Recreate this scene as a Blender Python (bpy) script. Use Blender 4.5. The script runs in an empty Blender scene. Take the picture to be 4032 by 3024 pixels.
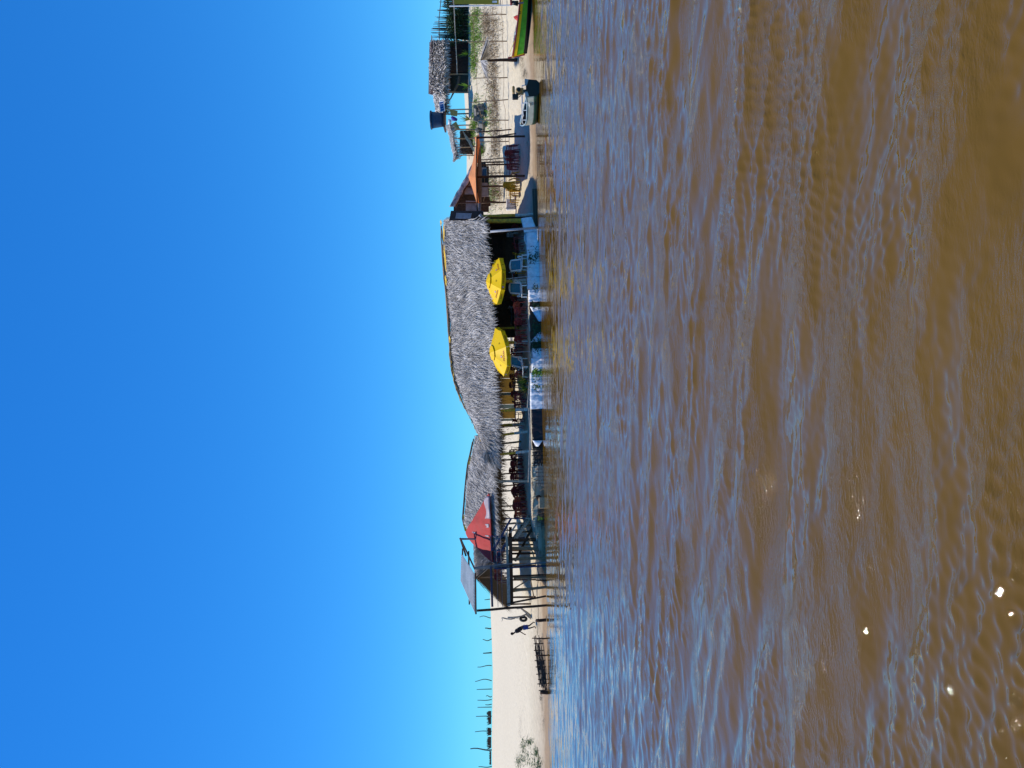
import bpy, math, random
import numpy as np
from mathutils import Vector, Matrix, noise as mnoise
random.seed(7); np.random.seed(7)
R = math.radians
sc = bpy.context.scene
COL = sc.collection

# ------------------------------------------------------------------ camera, sky, sun, exposure
F = 2917.0                      # focal length in pixels of the 4032 px wide photograph
CAMZ = 1.9
TH = R(1.1)                     # the phone was held almost, not quite, square to the horizon
cth, sth = math.cos(TH), math.sin(TH)
cd = bpy.data.cameras.new('camera'); cam = bpy.data.objects.new('camera', cd); COL.objects.link(cam)
cd.sensor_width = 36; cd.sensor_fit = 'HORIZONTAL'; cd.lens = 36*F/4032
cd.clip_start = 0.1; cd.clip_end = 3000
rv = Vector((-sth, 0, -cth)); uv = Vector((cth, 0, -sth)); fv = Vector((0, 1, 0))   # portrait photograph lying on its side
cam.matrix_world = Matrix(((rv.x, uv.x, -fv.x, 0), (rv.y, uv.y, -fv.y, 0), (rv.z, uv.z, -fv.z, CAMZ), (0, 0, 0, 1)))
sc.camera = cam
SUN_EL, SUN_AZ = R(66), R(-74)   # azimuth measured from +Y towards +X
w = bpy.data.worlds.new('World'); sc.world = w; w.use_nodes = True
wn, wl = w.node_tree.nodes, w.node_tree.links
bg = wn['Background']
sky = wn.new('ShaderNodeTexSky'); sky.sky_type = 'NISHITA'; sky.sun_disc = False
sky.sun_elevation = SUN_EL; sky.sun_rotation = SUN_AZ
sky.air_density = 1.0; sky.dust_density = 0.0; sky.ozone_density = 2.0; sky.altitude = 0
hs = wn.new('ShaderNodeHueSaturation'); hs.inputs['Saturation'].default_value = 1.55; hs.inputs['Value'].default_value = 1.0
gm = wn.new('ShaderNodeMix'); gm.data_type = 'RGBA'; gm.blend_type = 'MULTIPLY'; gm.inputs[0].default_value = 1.0
gm.inputs[7].default_value = (0.36, 1.14, 1.80, 1)
ga = wn.new('ShaderNodeGamma'); ga.inputs[1].default_value = .72; wl.new(sky.outputs[0], ga.inputs[0]); wl.new(ga.outputs[0], hs.inputs['Color']); wl.new(hs.outputs[0], gm.inputs[6]); wl.new(gm.outputs[2], bg.inputs['Color'])
bg.inputs['Strength'].default_value = 0.15
sd = bpy.data.lights.new('sun', 'SUN'); sd.energy = 4.5; sd.angle = R(0.53); sd.color = (1.0, 0.94, 0.82)
sun = bpy.data.objects.new('sun', sd); COL.objects.link(sun)
S = Vector((math.sin(SUN_AZ)*math.cos(SUN_EL), math.cos(SUN_AZ)*math.cos(SUN_EL), math.sin(SUN_EL)))
sun.rotation_euler = S.to_track_quat('Z', 'Y').to_euler(); sun.location = (0, 0, 60)
sc.view_settings.view_transform = 'Standard'; sc.view_settings.look = 'None'
sc.view_settings.exposure = 0.0; sc.view_settings.gamma = 1.0
sc.render.resolution_x = 1024; sc.render.resolution_y = 768
sc.cycles.max_bounces = 6

# ------------------------------------------------------------------ helpers
def P(sx, sy, D):
    dx, dy = sx-2016, 1512-sy
    return Vector((D*(-sth*dx + cth*dy)/F, D, CAMZ + D*(-cth*dx - sth*dy)/F))

def yw(x):
    return np.interp(x, [-200, -26, -14, -9, -2, 6, 11, 13.5, 17, 24, 32, 200], [47.5, 47.5, 47, 47.6, 47.9, 48.1, 50.0, 51.0, 51.4, 51.5, 51.5, 51.5])
def G(x, y, fine=False):
    x = np.asarray(x, float); y = np.asarray(y, float)
    d = y - yw(x)
    L = np.interp(d, [-60, -8, 0, 2, 4, 10, 30, 46, 53, 58, 75, 400], [-6, -1.6, 0, .25, .6, 1.05, 3.15, 4.85, 5.42, 5.3, 4.2, 3.0])
    C = np.interp(d, [-60, -8, -.4, 0, .25, 7, 10, 30, 46, 53, 58, 75, 400], [-6, -2, -.9, -.4, .7, 1.4, 1.7, 3.3, 4.7, 5.2, 5.1, 4.2, 3.0])
    Q = np.interp(d, [-60, -8, 0, 2, 9, 19, 24, 34, 60, 400], [-6, -1.6, 0, .42, 2.0, 5.45, 5.75, 6.75, 6.2, 3.0])
    a = np.clip((x+13)/4.5, 0, 1); a = a*a*(3-2*a)
    b = np.clip((x-9.0)/3.5, 0, 1); b = b*b*(3-2*b)
    z = L*(1-a) + (C*(1-b)+Q*b)*a
    k = np.clip((y-60)/20, 0, 1)
    z = z + k*0.10*(np.sin(x*.31+y*.17)+np.sin(x*.17-y*.23+2))
    if fine:
        kk = np.clip((d-1.0)/2, 0, 1)*np.clip((72-y)/12, 0.25, 1)
        f = (np.sin(x*5.1+3*np.sin(y*1.3))*np.sin(y*4.3+2*np.sin(x*1.7)) + .6*np.sin(x*9.7+y*3+2*np.sin(y*2.1))*np.sin(y*8.9-x*2.2)
             + .8*np.sin(x*2.1+y*1.1)*np.sin(y*2.9-x*.7))
        z = z + kk*0.028*f
    return z
def gz(x, y): return float(G(x, y))
def foot(sx, sy, D0=44.0, D1=110.0):
    Ds = np.arange(D0, D1, .1); dx, dy = sx-2016, 1512-sy
    z = CAMZ + Ds*(-cth*dx - sth*dy)/F; x = Ds*(-sth*dx + cth*dy)/F
    h = np.nonzero(z <= G(x, Ds))[0]; D = float(Ds[h[0]]) if len(h) else D1
    p = P(sx, sy, D); p.z = gz(p.x, p.y)
    return p
def ground(x, y, dz=0.0): return Vector((x, y, gz(x, y)+dz))

class MB:
    def __init__(s): s.v = []; s.f = []
    def add(s, vs, fs):
        o = len(s.v); s.v += [tuple(p) for p in vs]; s.f += [tuple(i+o for i in f) for f in fs]; return s
    def quad(s, a, b, c, d): return s.add([a, b, c, d], [(0, 1, 2, 3)])
    def box(s, c, size, M=None, taper=1.0):
        x, y, z = [k/2 for k in size]; t = taper
        vs = [(-x, -y, -z), (x, -y, -z), (x, y, -z), (-x, y, -z), (-x*t, -y*t, z), (x*t, -y*t, z), (x*t, y*t, z), (-x*t, y*t, z)]
        c = Vector(c)
        vs = [((M @ Vector(p)) if M else Vector(p)) + c for p in vs]
        return s.add(vs, [(0, 3, 2, 1), (4, 5, 6, 7), (0, 1, 5, 4), (1, 2, 6, 5), (2, 3, 7, 6), (3, 0, 4, 7)])
    def beam(s, a, b, wd, ht, up=(0, 0, 1)):
        a = Vector(a); b = Vector(b); d = (b-a); L = d.length; d.normalize(); u = Vector(up)
        sd_ = d.cross(u)
        if sd_.length < 1e-4: sd_ = d.cross(Vector((0, 1, 0)))
        sd_.normalize(); u = sd_.cross(d).normalized()
        M = Matrix((d, sd_, u)).transposed()
        return s.box((a+b)/2, (L, wd, ht), M)
    def tube(s, pts, rad, n=7, cap=True):
        pts = [Vector(p) for p in pts]; m = len(pts)
        if not hasattr(rad, '__len__'): rad = [rad]*m
        vs = []; prev = None
        for i, p in enumerate(pts):
            t = (pts[min(i+1, m-1)]-pts[max(i-1, 0)])
            if t.length < 1e-6: t = Vector((0, 0, 1))
            t.normalize()
            if prev is None:
                u = t.cross(Vector((0.13, 0.97, 0.2)));
                if u.length < 1e-3: u = t.cross(Vector((1, 0, 0)))
            else: u = prev - t*prev.dot(t)
            u.normalize(); prev = u; q = t.cross(u)
            for k in range(n):
                a = 2*math.pi*k/n
                vs.append(p + (u*math.cos(a)+q*math.sin(a))*rad[i])
        fs = []
        for i in range(m-1):
            for k in range(n):
                fs.append((i*n+k, i*n+(k+1) % n, (i+1)*n+(k+1) % n, (i+1)*n+k))
        if cap: fs.append(tuple(range(n-1, -1, -1))); fs.append(tuple((m-1)*n+k for k in range(n)))
        return s.add(vs, fs)
    def stick(s, a, b, r0, r1=None, wob=0.02, seg=5, n=7):
        a = Vector(a); b = Vector(b); r1 = r0 if r1 is None else r1
        pts = []; rr = []
        for i in range(seg+1):
            t = i/seg; e = math.sin(math.pi*t)
            pts.append(a.lerp(b, t)+Vector((random.uniform(-1, 1), random.uniform(-1, 1), random.uniform(-.3, .3)))*wob*(.3+e)*(b-a).length*.5)
            rr.append((r0*(1-t)+r1*t)*random.uniform(.88, 1.12))
        pts[0] = a; pts[-1] = b
        return s.tube(pts, rr, n)
    def lathe(s, c, prof, n=16, M=None):
        vs = []; c = Vector(c)
        for r, z in prof:
            for k in range(n):
                a = 2*math.pi*k/n; p = Vector((r*math.cos(a), r*math.sin(a), z)); vs.append((M@p if M else p)+c)
        fs = []
        for i in range(len(prof)-1):
            for k in range(n): fs.append((i*n+k, i*n+(k+1) % n, (i+1)*n+(k+1) % n, (i+1)*n+k))
        fs.append(tuple(range(n-1, -1, -1))); fs.append(tuple((len(prof)-1)*n+k for k in range(n)))
        return s.add(vs, fs)
    def grid(s, fn, nu, nv):
        vs = [fn(i/nu, j/nv) for i in range(nu+1) for j in range(nv+1)]
        fs = [(i*(nv+1)+j, (i+1)*(nv+1)+j, (i+1)*(nv+1)+j+1, i*(nv+1)+j+1) for i in range(nu) for j in range(nv)]
        return s.add(vs, fs)
    def blade(s, base, d, up, L, wd, droop=.3, seg=3, fold=0.0):
        base = Vector(base); d = Vector(d).normalized(); up = Vector(up)
        sd_ = d.cross(up)
        if sd_.length < 1e-3: sd_ = Vector((1, 0, 0))
        sd_.normalize(); vs = []; p = base.copy()
        for i in range(seg+1):
            t = i/seg; ww = wd*(.55+.9*t if t < .4 else .91*(1-(t-.4)/.6)+.03)
            vs += [p - sd_*ww/2, p + sd_*ww/2]
            dd = (d + Vector((0, 0, -1))*droop*t*1.6).normalized(); p = p + dd*L/seg
        return s.add(vs, [(2*i, 2*i+1, 2*i+3, 2*i+2) for i in range(seg)])
    def build(s, name, mat, parent=None, smooth=False, thick=0.0, local=False, bevel=0.0):
        me = bpy.data.meshes.new(name)
        vs = s.v; org = Vector((0, 0, 0))
        if not local:
            if parent is not None: org = ORG.get(parent.name, Vector((0, 0, 0)))
            else:
                a = np.array(vs); org = Vector((float(a[:, 0].mean()), float(a[:, 1].mean()), float(a[:, 2].min())))
            vs = [(p[0]-org.x, p[1]-org.y, p[2]-org.z) for p in vs]
        me.from_pydata(vs, [], s.f)
        for m_ in (mat if isinstance(mat, (list, tuple)) else [mat]): me.materials.append(m_)
        if smooth: me.shade_smooth()
        o = bpy.data.objects.new(name, me); COL.objects.link(o)
        if parent is not None: o.parent = parent; ORG[o.name] = org
        elif not local: o.location = org; ORG[o.name] = org
        if thick:
            m_ = o.modifiers.new('thick', 'SOLIDIFY'); m_.thickness = thick; m_.offset = 0
        if bevel:
            m_ = o.modifiers.new('bev', 'BEVEL'); m_.width = bevel; m_.segments = 1
        return o
ORG = {}
def tag(o, label=None, cat=None, group=None, kind=None):
    if label: o['label'] = label
    if cat: o['category'] = cat
    if group: o['group'] = group
    if kind: o['kind'] = kind
    return o
def thing(name, label, cat, loc=(0, 0, 0), rz=0.0, group=None):
    o = bpy.data.objects.new(name, None); COL.objects.link(o); o.empty_display_size = .2
    o.location = loc; o.rotation_euler = (0, 0, rz); ORG[o.name] = Vector(loc)
    return tag(o, label, cat, group)
def kids(o): return [c for c in bpy.data.objects if c.parent == o]
def dup(o, loc, rz, label, group=None, tilt=None, cat=None, kl=None):
    def cp(s, par):
        c = s.copy(); COL.objects.link(c)
        if par is not None: c.parent = par
        for g in KIDS.get(s.name, []): cp(g, c)
        return c
    r = cp(o, None); r.location = loc; r.rotation_euler = (tilt[0] if tilt else 0, tilt[1] if tilt else 0, rz)
    r['label'] = label
    if group: r['group'] = group
    if cat: r['category'] = cat
    return r
KIDS = {}
def regkids(o):
    KIDS[o.name] = kids(o)
    for c in KIDS[o.name]: regkids(c)

# ------------------------------------------------------------------ materials
def mat(name, col, rough=.7, var=.25, scale=6, bump=0.0, col2=None, metal=0.0, spec=.3, island=0.0, stretch=None, sheen=0, det=5, trans=0.0):
    m = bpy.data.materials.new(name); m.use_nodes = True
    n, l = m.node_tree.nodes, m.node_tree.links; b = n['Principled BSDF']
    b.inputs['Roughness'].default_value = rough; b.inputs['Metallic'].default_value = metal
    b.inputs['Specular IOR Level'].default_value = spec
    tc = n.new('ShaderNodeTexCoord'); mp = n.new('ShaderNodeMapping'); l.new(tc.outputs['Object'], mp.inputs[0])
    if stretch: mp.inputs['Scale'].default_value = stretch
    nz = n.new('ShaderNodeTexNoise'); nz.inputs['Scale'].default_value = scale; nz.inputs['Detail'].default_value = det; nz.inputs['Roughness'].default_value = .62
    l.new(mp.outputs[0], nz.inputs['Vector'])
    rmp = n.new('ShaderNodeMapRange'); rmp.inputs[1].default_value = .3; rmp.inputs[2].default_value = .7
    l.new(nz.outputs['Fac'], rmp.inputs[0])
    mx = n.new('ShaderNodeMix'); mx.data_type = 'RGBA'
    c2 = col2 if col2 else tuple(c*(1-var) for c in col)
    c1 = col if col2 else tuple(min(1, c*(1+var*.6)) for c in col)
    mx.inputs[6].default_value = (*c1, 1); mx.inputs[7].default_value = (*c2, 1)
    l.new(rmp.outputs[0], mx.inputs[0])
    out = mx.outputs[2]
    if island:
        g = n.new('ShaderNodeNewGeometry'); mr = n.new('ShaderNodeMapRange')
        mr.inputs[3].default_value = 1-island; mr.inputs[4].default_value = 1+island*.8
        l.new(g.outputs['Random Per Island'], mr.inputs[0])
        mm = n.new('ShaderNodeMix'); mm.data_type = 'RGBA'; mm.blend_type = 'MULTIPLY'; mm.inputs[0].default_value = 1
        l.new(out, mm.inputs[6]); l.new(mr.outputs[0], mm.inputs[7]); out = mm.outputs[2]
    l.new(out, b.inputs['Base Color'])
    if bump:
        bp = n.new('ShaderNodeBump'); bp.inputs['Strength'].default_value = bump; bp.inputs['Distance'].default_value = .02
        l.new(nz.outputs['Fac'], bp.inputs['Height']); l.new(bp.outputs[0], b.inputs['Normal'])
    if trans:
        b.inputs['Transmission Weight'].default_value = 0
        t = n.new('ShaderNodeBsdfTranslucent'); l.new(out, t.inputs['Color']); ms = n.new('ShaderNodeMixShader'); ms.inputs[0].default_value = trans
        o = n['Material Output']; l.new(b.outputs[0], ms.inputs[1]); l.new(t.outputs[0], ms.inputs[2]); l.new(ms.outputs[0], o.inputs[0])
    return m

M = {}
M['thatch'] = mat('grey_palm_thatch', (.60, .56, .52), .85, .45, 1.2, island=.7, col2=(.27, .25, .235))
M['thatch2'] = mat('lighter_palm_thatch', (.72, .67, .61), .85, .35, 3, island=.85, col2=(.2, .18, .17))
M['palmgrey'] = mat('silvery_palm_leaf', (.62, .59, .55), .8, .3, 3, island=.7, col2=(.34, .32, .31), trans=.15)
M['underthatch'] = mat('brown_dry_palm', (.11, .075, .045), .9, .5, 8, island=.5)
M['wood'] = mat('weathered_wood', (.34, .22, .13), .8, .45, 9, bump=.4, stretch=(3, 3, .6))
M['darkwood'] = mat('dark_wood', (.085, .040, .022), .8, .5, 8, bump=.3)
M['greywood'] = mat('sun_bleached_wood', (.48, .40, .31), .8, .35, 10, bump=.4)
M['tealwood'] = mat('faded_teal_board', (.50, .47, .40), .75, .4, 8, bump=.3, col2=(.2, .2, .18))
M['bluewood'] = mat('worn_blue_paint', (.035, .07, .19), .6, .45, 7, bump=.2, col2=(.02, .03, .06))
M['yellowpost'] = mat('yellow_painted_pole', (.85, .50, .03), .65, .5, 7, bump=.3, col2=(.2, .17, .04))
M['whitepost'] = mat('white_painted_pole', (.80, .73, .64), .7, .4, 8, bump=.3, col2=(.26, .25, .24))
M['yellow'] = mat('yellow_nylon', (1.0, .64, .0), .55, .03, 3, trans=.2)
M['yellowribbon'] = mat('yellow_plastic_strip', (.85, .5, .04), .5, .35, 5)
M['red'] = mat('red_print', (.5, .035, .03), .5, .1, 5)
M['whiteprint'] = mat('white_print', (.75, .7, .66), .5, .1, 5)
M['darkprint'] = mat('dark_print', (.1, .07, .01), .5, .1, 5)
M['maroon'] = mat('maroon_plastic', (.24, .03, .035), .38, .3, 4)
M['orangered'] = mat('faded_red_plastic', (.60, .10, .05), .45, .25, 4)
M['chairyellow'] = mat('yellow_plastic', (.62, .33, .02), .42, .3, 4)
M['whiteplastic'] = mat('white_plastic', (.85, .82, .80), .4, .12, 4)
M['blueweb'] = mat('blue_mesh_fabric', (.06, .26, .38), .7, .2, 14)
M['metal'] = mat('grey_metal', (.22, .20, .20), .5, .3, 6, metal=.2)
M['pvc'] = mat('grey_pvc', (.42, .43, .47), .4, .2, 3)
M['black'] = mat('black_plastic', (.012, .013, .016), .35, .4, 5)
M['blacksheet'] = mat('black_plastic_sheet', (.014, .011, .010), .3, .5, 3, bump=.3)
M['sheet'] = mat('pale_blue_plastic_sheet', (.90, .86, .88), .38, .3, 2.5, bump=.3)
M['sheetw'] = mat('clear_white_plastic_sheet', (.85, .83, .84), .3, .25, 3, bump=.3)
M['redtarp'] = mat('faded_red_tarp', (.46, .030, .028), .75, .2, 1.6, bump=.4, col2=(.36, .04, .035))
M['orangecloth'] = mat('orange_cloth', (.85, .36, .14), .8, .14, 2, trans=.3)
M['greytarp'] = mat('grey_tarp', (.55, .55, .57), .6, .5, 2.6, bump=.5, col2=(.10, .10, .11))
M['canvas'] = mat('dull_canvas', (.27, .25, .24), .8, .4, 3)
M['brownboard'] = mat('brown_board', (.085, .05, .045), .7, .35, 5, bump=.3)
M['poster'] = mat('faded_poster', (.42, .37, .42), .5, .35, 3, col2=(.3, .2, .2))
M['ochre'] = mat('ochre_board', (.46, .25, .03), .7, .35, 3, col2=(.3, .17, .03))
M['glassgreen'] = mat('dusty_green_panel', (.22, .28, .22), .3, .4, 5)
M['dullyellow'] = mat('faded_yellow_board', (.34, .29, .10), .75, .3, 4)
M['leaf'] = mat('green_leaf', (.07, .15, .025), .55, .4, 8, island=.5, trans=.2)
M['leafdark'] = mat('dark_leaf', (.03, .07, .025), .6, .4, 8, island=.5)
M['leafbright'] = mat('bright_leaf', (.16, .30, .03), .5, .4, 8, island=.5, trans=.25)
M['leafyellow'] = mat('yellowing_leaf', (.38, .32, .07), .6, .4, 8, island=.5)
M['straw'] = mat('dry_straw', (.32, .24, .15), .85, .4, 8, island=.6)
M['twig'] = mat('dark_twig', (.07, .055, .045), .85, .4, 8, island=.5)
M['rope'] = mat('rope', (.12, .09, .07), .9, .3, 20)
M['green'] = mat('green_boat_paint', (.10, .46, .03), .4, .3, 3, bump=.1)
M['darkgreen'] = mat('dark_green_boat_paint', (.015, .06, .035), .45, .4, 3)
M['boatyellow'] = mat('yellow_boat_paint', (.95, .62, .01), .4, .15, 5)
M['boatred'] = mat('faded_red_boat_paint', (.36, .07, .06), .5, .3, 6)
M['boatwhite'] = mat('pale_hull_paint', (.58, .60, .48), .45, .2, 3)
M['teal'] = mat('shaded_teal_hull_paint', (.010, .016, .015), .45, .35, 3)  # teal transom paint, taken near black for the shade on the stern
M['tealgrey'] = mat('teal_grey_rim_paint', (.34, .45, .47), .5, .3, 3)
M['tan'] = mat('tan_engine_cover', (.42, .27, .1), .45, .3, 6)
M['tank'] = mat('blue_water_tank', (.012, .05, .12), .4, .25, 4)
M['solar'] = mat('solar_cells', (.02, .07, .22), .15, .2, 5)
M['tin'] = mat('zinc_sheet', (.52, .55, .54), .45, .25, 1.5, col2=(.36, .39, .37))
M['rubber'] = mat('tyre_rubber', (.02, .02, .021), .7, .3, 8)
M['billboard'] = mat('mustard_banner', (.42, .33, .03), .6, .12, 2)
M['skin'] = mat('skin', (.13, .07, .045), .6, .15, 8)
M['hair'] = mat('dark_hair', (.01, .009, .008), .8, .2, 8)
M['shirt'] = mat('dark_shirt', (.025, .028, .035), .85, .35, 6)
M['shorts'] = mat('blue_shorts', (.012, .05, .3), .75, .2, 5)
M['drift'] = mat('bleached_driftwood', (.55, .52, .47), .75, .3, 8, bump=.4, col2=(.22, .18, .15))
M['purple'] = mat('purple_cloth', (.08, .05, .3), .8, .3, 5)
M['stone'] = mat('rubble', (.2, .19, .17), .9, .4, 4, bump=.4)

# ---- sand: pale dry quartz sand, tan and darker where the river keeps it wet
def sand_mat():
    m = bpy.data.materials.new('river_beach_sand'); m.use_nodes = True
    n, l = m.node_tree.nodes, m.node_tree.links; b = n['Principled BSDF']; b.inputs['Roughness'].default_value = .9; b.inputs['Specular IOR Level'].default_value = .2
    tc = n.new('ShaderNodeTexCoord'); sp = n.new('ShaderNodeSeparateXYZ'); l.new(tc.outputs['Object'], sp.inputs[0])
    n1 = n.new('ShaderNodeTexNoise'); n1.inputs['Scale'].default_value = .8; n1.inputs['Detail'].default_value = 6; l.new(tc.outputs['Object'], n1.inputs['Vector'])
    n2 = n.new('ShaderNodeTexNoise'); n2.inputs['Scale'].default_value = 4.5; n2.inputs['Detail'].default_value = 6; n2.inputs['Roughness'].default_value = .7; l.new(tc.outputs['Object'], n2.inputs['Vector'])
    ad = n.new('ShaderNodeMath'); ad.operation = 'MULTIPLY_ADD'; ad.inputs[1].default_value = -.28; l.new(n1.outputs['Fac'], ad.inputs[0]); l.new(sp.outputs[2], ad.inputs[2])
    cr = n.new('ShaderNodeValToRGB'); l.new(ad.outputs[0], cr.inputs[0])
    e = cr.color_ramp.elements
    e[0].position = 0.0; e[0].color = (.36, .25, .15, 1); e[1].position = .09; e[1].color = (.47, .36, .24, 1)
    a = e.new(.3); a.color = (.58, .48, .34, 1); a = e.new(.75); a.color = (.67, .575, .41, 1); a = e.new(1.0); a.color = (.72, .62, .45, 1)
    mx = n.new('ShaderNodeMix'); mx.data_type = 'RGBA'; mx.blend_type = 'MULTIPLY'; mx.inputs[0].default_value = 1
    r2 = n.new('ShaderNodeMapRange'); r2.inputs[1].default_value = .35; r2.inputs[2].default_value = .7; r2.inputs[3].default_value = .80; r2.inputs[4].default_value = 1.04
    l.new(n2.outputs['Fac'], r2.inputs[0]); l.new(cr.outputs[0], mx.inputs[6]); l.new(r2.outputs[0], mx.inputs[7]); l.new(mx.outputs[2], b.inputs['Base Color'])
    bp = n.new('ShaderNodeBump'); bp.inputs['Strength'].default_value = .7; bp.inputs['Distance'].default_value = .10; l.new(n2.outputs['Fac'], bp.inputs['Height']); l.new(bp.outputs[0], b.inputs['Normal'])
    return m
# ---- water: turbid brown river with clear glossy surface
def water_mat():
    m = bpy.data.materials.new('brown_river_water'); m.use_nodes = True
    n, l = m.node_tree.nodes, m.node_tree.links; b = n['Principled BSDF']
    b.inputs['Roughness'].default_value = .012; b.inputs['IOR'].default_value = 1.5; b.inputs['Specular IOR Level'].default_value = .5
    tc = n.new('ShaderNodeTexCoord')
    def nz(scale, sx, sy, rot, det=4, ro=.55, dist=0):
        mp = n.new('ShaderNodeMapping'); mp.inputs['Scale'].default_value = (sx, sy, 1); mp.inputs['Rotation'].default_value = (0, 0, R(rot)); l.new(tc.outputs['Object'], mp.inputs[0])
        t = n.new('ShaderNodeTexNoise'); t.inputs['Scale'].default_value = scale; t.inputs['Detail'].default_value = det; t.inputs['Roughness'].default_value = ro; t.inputs['Distortion'].default_value = dist
        l.new(mp.outputs[0], t.inputs['Vector']); return t.outputs['Fac']
    cl = nz(.5, 1, 1, 0, 3)
    mx = n.new('ShaderNodeMix'); mx.data_type = 'RGBA'; mx.inputs[6].default_value = (.106, .056, .0, 1); mx.inputs[7].default_value = (.136, .073, .001, 1)
    l.new(cl, mx.inputs[0]); l.new(mx.outputs[2], b.inputs['Base Color'])
    rip = nz(10, .32, 1.6, -16, 4, .62, .4)        # wind ripples, crests lying along the shore
    cap = nz(38, .45, 1.4, -12, 3, .6, .2)       # capillary ripples in patches
    msk = nz(.9, .7, 1.6, 8, 3, .55, .6)
    mr = n.new('ShaderNodeMapRange'); mr.inputs[1].default_value = .42; mr.inputs[2].default_value = .62; mr.interpolation_type = 'SMOOTHSTEP'; l.new(msk, mr.inputs[0])
    mu = n.new('ShaderNodeMath'); mu.operation = 'MULTIPLY'; l.new(cap, mu.inputs[0]); l.new(mr.outputs[0], mu.inputs[1])
    m3 = n.new('ShaderNodeMath'); m3.operation = 'MULTIPLY'; m3.inputs[1].default_value = 1.5; l.new(mu.outputs[0], m3.inputs[0])
    m1 = n.new('ShaderNodeMapRange'); m1.inputs[3].default_value = .25; m1.inputs[4].default_value = 1.0; l.new(mr.outputs[0], m1.inputs[0])
    m4 = n.new('ShaderNodeMath'); m4.operation = 'MULTIPLY'; l.new(rip, m4.inputs[0]); l.new(m1.outputs[0], m4.inputs[1])
    sm = n.new('ShaderNodeMath'); sm.operation = 'ADD'; l.new(m4.outputs[0], sm.inputs[0]); l.new(m3.outputs[0], sm.inputs[1])
    # the bank shelters the far water from the wind: ripples fade towards it
    sx = n.new('ShaderNodeSeparateXYZ'); l.new(tc.outputs['Object'], sx.inputs[0])
    lee = n.new('ShaderNodeMapRange'); lee.inputs[1].default_value = 5; lee.inputs[2].default_value = 34; lee.inputs[3].default_value = 1.0; lee.inputs[4].default_value = .5; l.new(sx.outputs[1], lee.inputs[0])
    ml = n.new('ShaderNodeMath'); ml.operation = 'MULTIPLY'; l.new(sm.outputs[0], ml.inputs[0]); l.new(lee.outputs[0], ml.inputs[1])
    sm = ml
    bp = n.new('ShaderNodeBump'); bp.inputs['Strength'].default_value = 1.0; bp.inputs['Distance'].default_value = .0055; l.new(sm.outputs[0], bp.inputs['Height'])
    l.new(bp.outputs[0], b.inputs['Normal'])
    return m

# ------------------------------------------------------------------ ground and water
def raw_mesh(name, co, faces, m, smooth=True):
    me = bpy.data.meshes.new(name); nv, nf = len(co), len(faces)
    me.vertices.add(nv); me.vertices.foreach_set('co', np.asarray(co, np.float32).ravel())
    me.loops.add(nf*4); me.loops.foreach_set('vertex_index', np.asarray(faces, np.int32).ravel())
    me.polygons.add(nf); me.polygons.foreach_set('loop_start', np.arange(0, nf*4, 4, dtype=np.int32))
    try: me.polygons.foreach_set('loop_total', np.full(nf, 4, np.int32))
    except Exception: pass
    me.update(calc_edges=True); me.validate()
    if smooth: me.shade_smooth()
    me.materials.append(m); o = bpy.data.objects.new(name, me); COL.objects.link(o); return o
def gfaces(nr, nc):
    i, j = np.meshgrid(np.arange(nr-1), np.arange(nc-1), indexing='ij'); a = (i*nc+j).ravel()
    return np.stack([a, a+1, a+nc+1, a+nc], 1)
xs = np.concatenate([np.linspace(-900, -120, 8), np.linspace(-100, -30, 24), np.arange(-29, 34, .2), np.linspace(35, 110, 24), np.linspace(130, 900, 8)])
ys = np.concatenate([np.array([30, 38, 42, 44]), np.arange(45.5, 62, .12), np.arange(62, 76, .3), np.arange(76, 112, 1.0), np.array([118, 130, 160, 220, 400, 900, 2000])])
X, Y = np.meshgrid(xs, ys); Z = G(X, Y, True)
tag(raw_mesh('beach_sand', np.stack([X.ravel(), Y.ravel(), Z.ravel()], 1), gfaces(len(ys), len(xs)), sand_mat()), kind='structure')

inv = np.linspace(1/1.6, 1/7.5, 560); yr = np.concatenate([[-60, -20, -5, -1, .6], 1/inv, np.exp(np.linspace(math.log(7.56), math.log(53.5), 620))[0:]])
uu = np.concatenate([[-60, -12, -4, -2], np.linspace(-1.0, 1.0, 900), [2, 4, 12, 60]])
Yw, U = np.meshgrid(yr, uu, indexing='ij'); Xw = (np.abs(Yw)*.92+1.2)*U
rs = np.random.RandomState(11)
Zw = np.zeros_like(Xw); DX = np.zeros_like(Xw); DY = np.zeros_like(Xw)
lams = np.exp(rs.uniform(math.log(.055), math.log(2.0), 140))
def vn(x, y, f, s0):
    return sum(np.sin(f*(x*math.cos(q)+y*math.sin(q)*1.7)+s0*q*7+1.3*np.sin(f*.6*(y-x*.4)+q)) for q in (-1.9, -1.2, .4, 2.3))/2.2
PM = np.clip((vn(Xw, Yw, 1.1, 1)+.5*vn(Xw, Yw, 2.7, 2))*1.0+.55, 0.3, 1.4)
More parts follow.
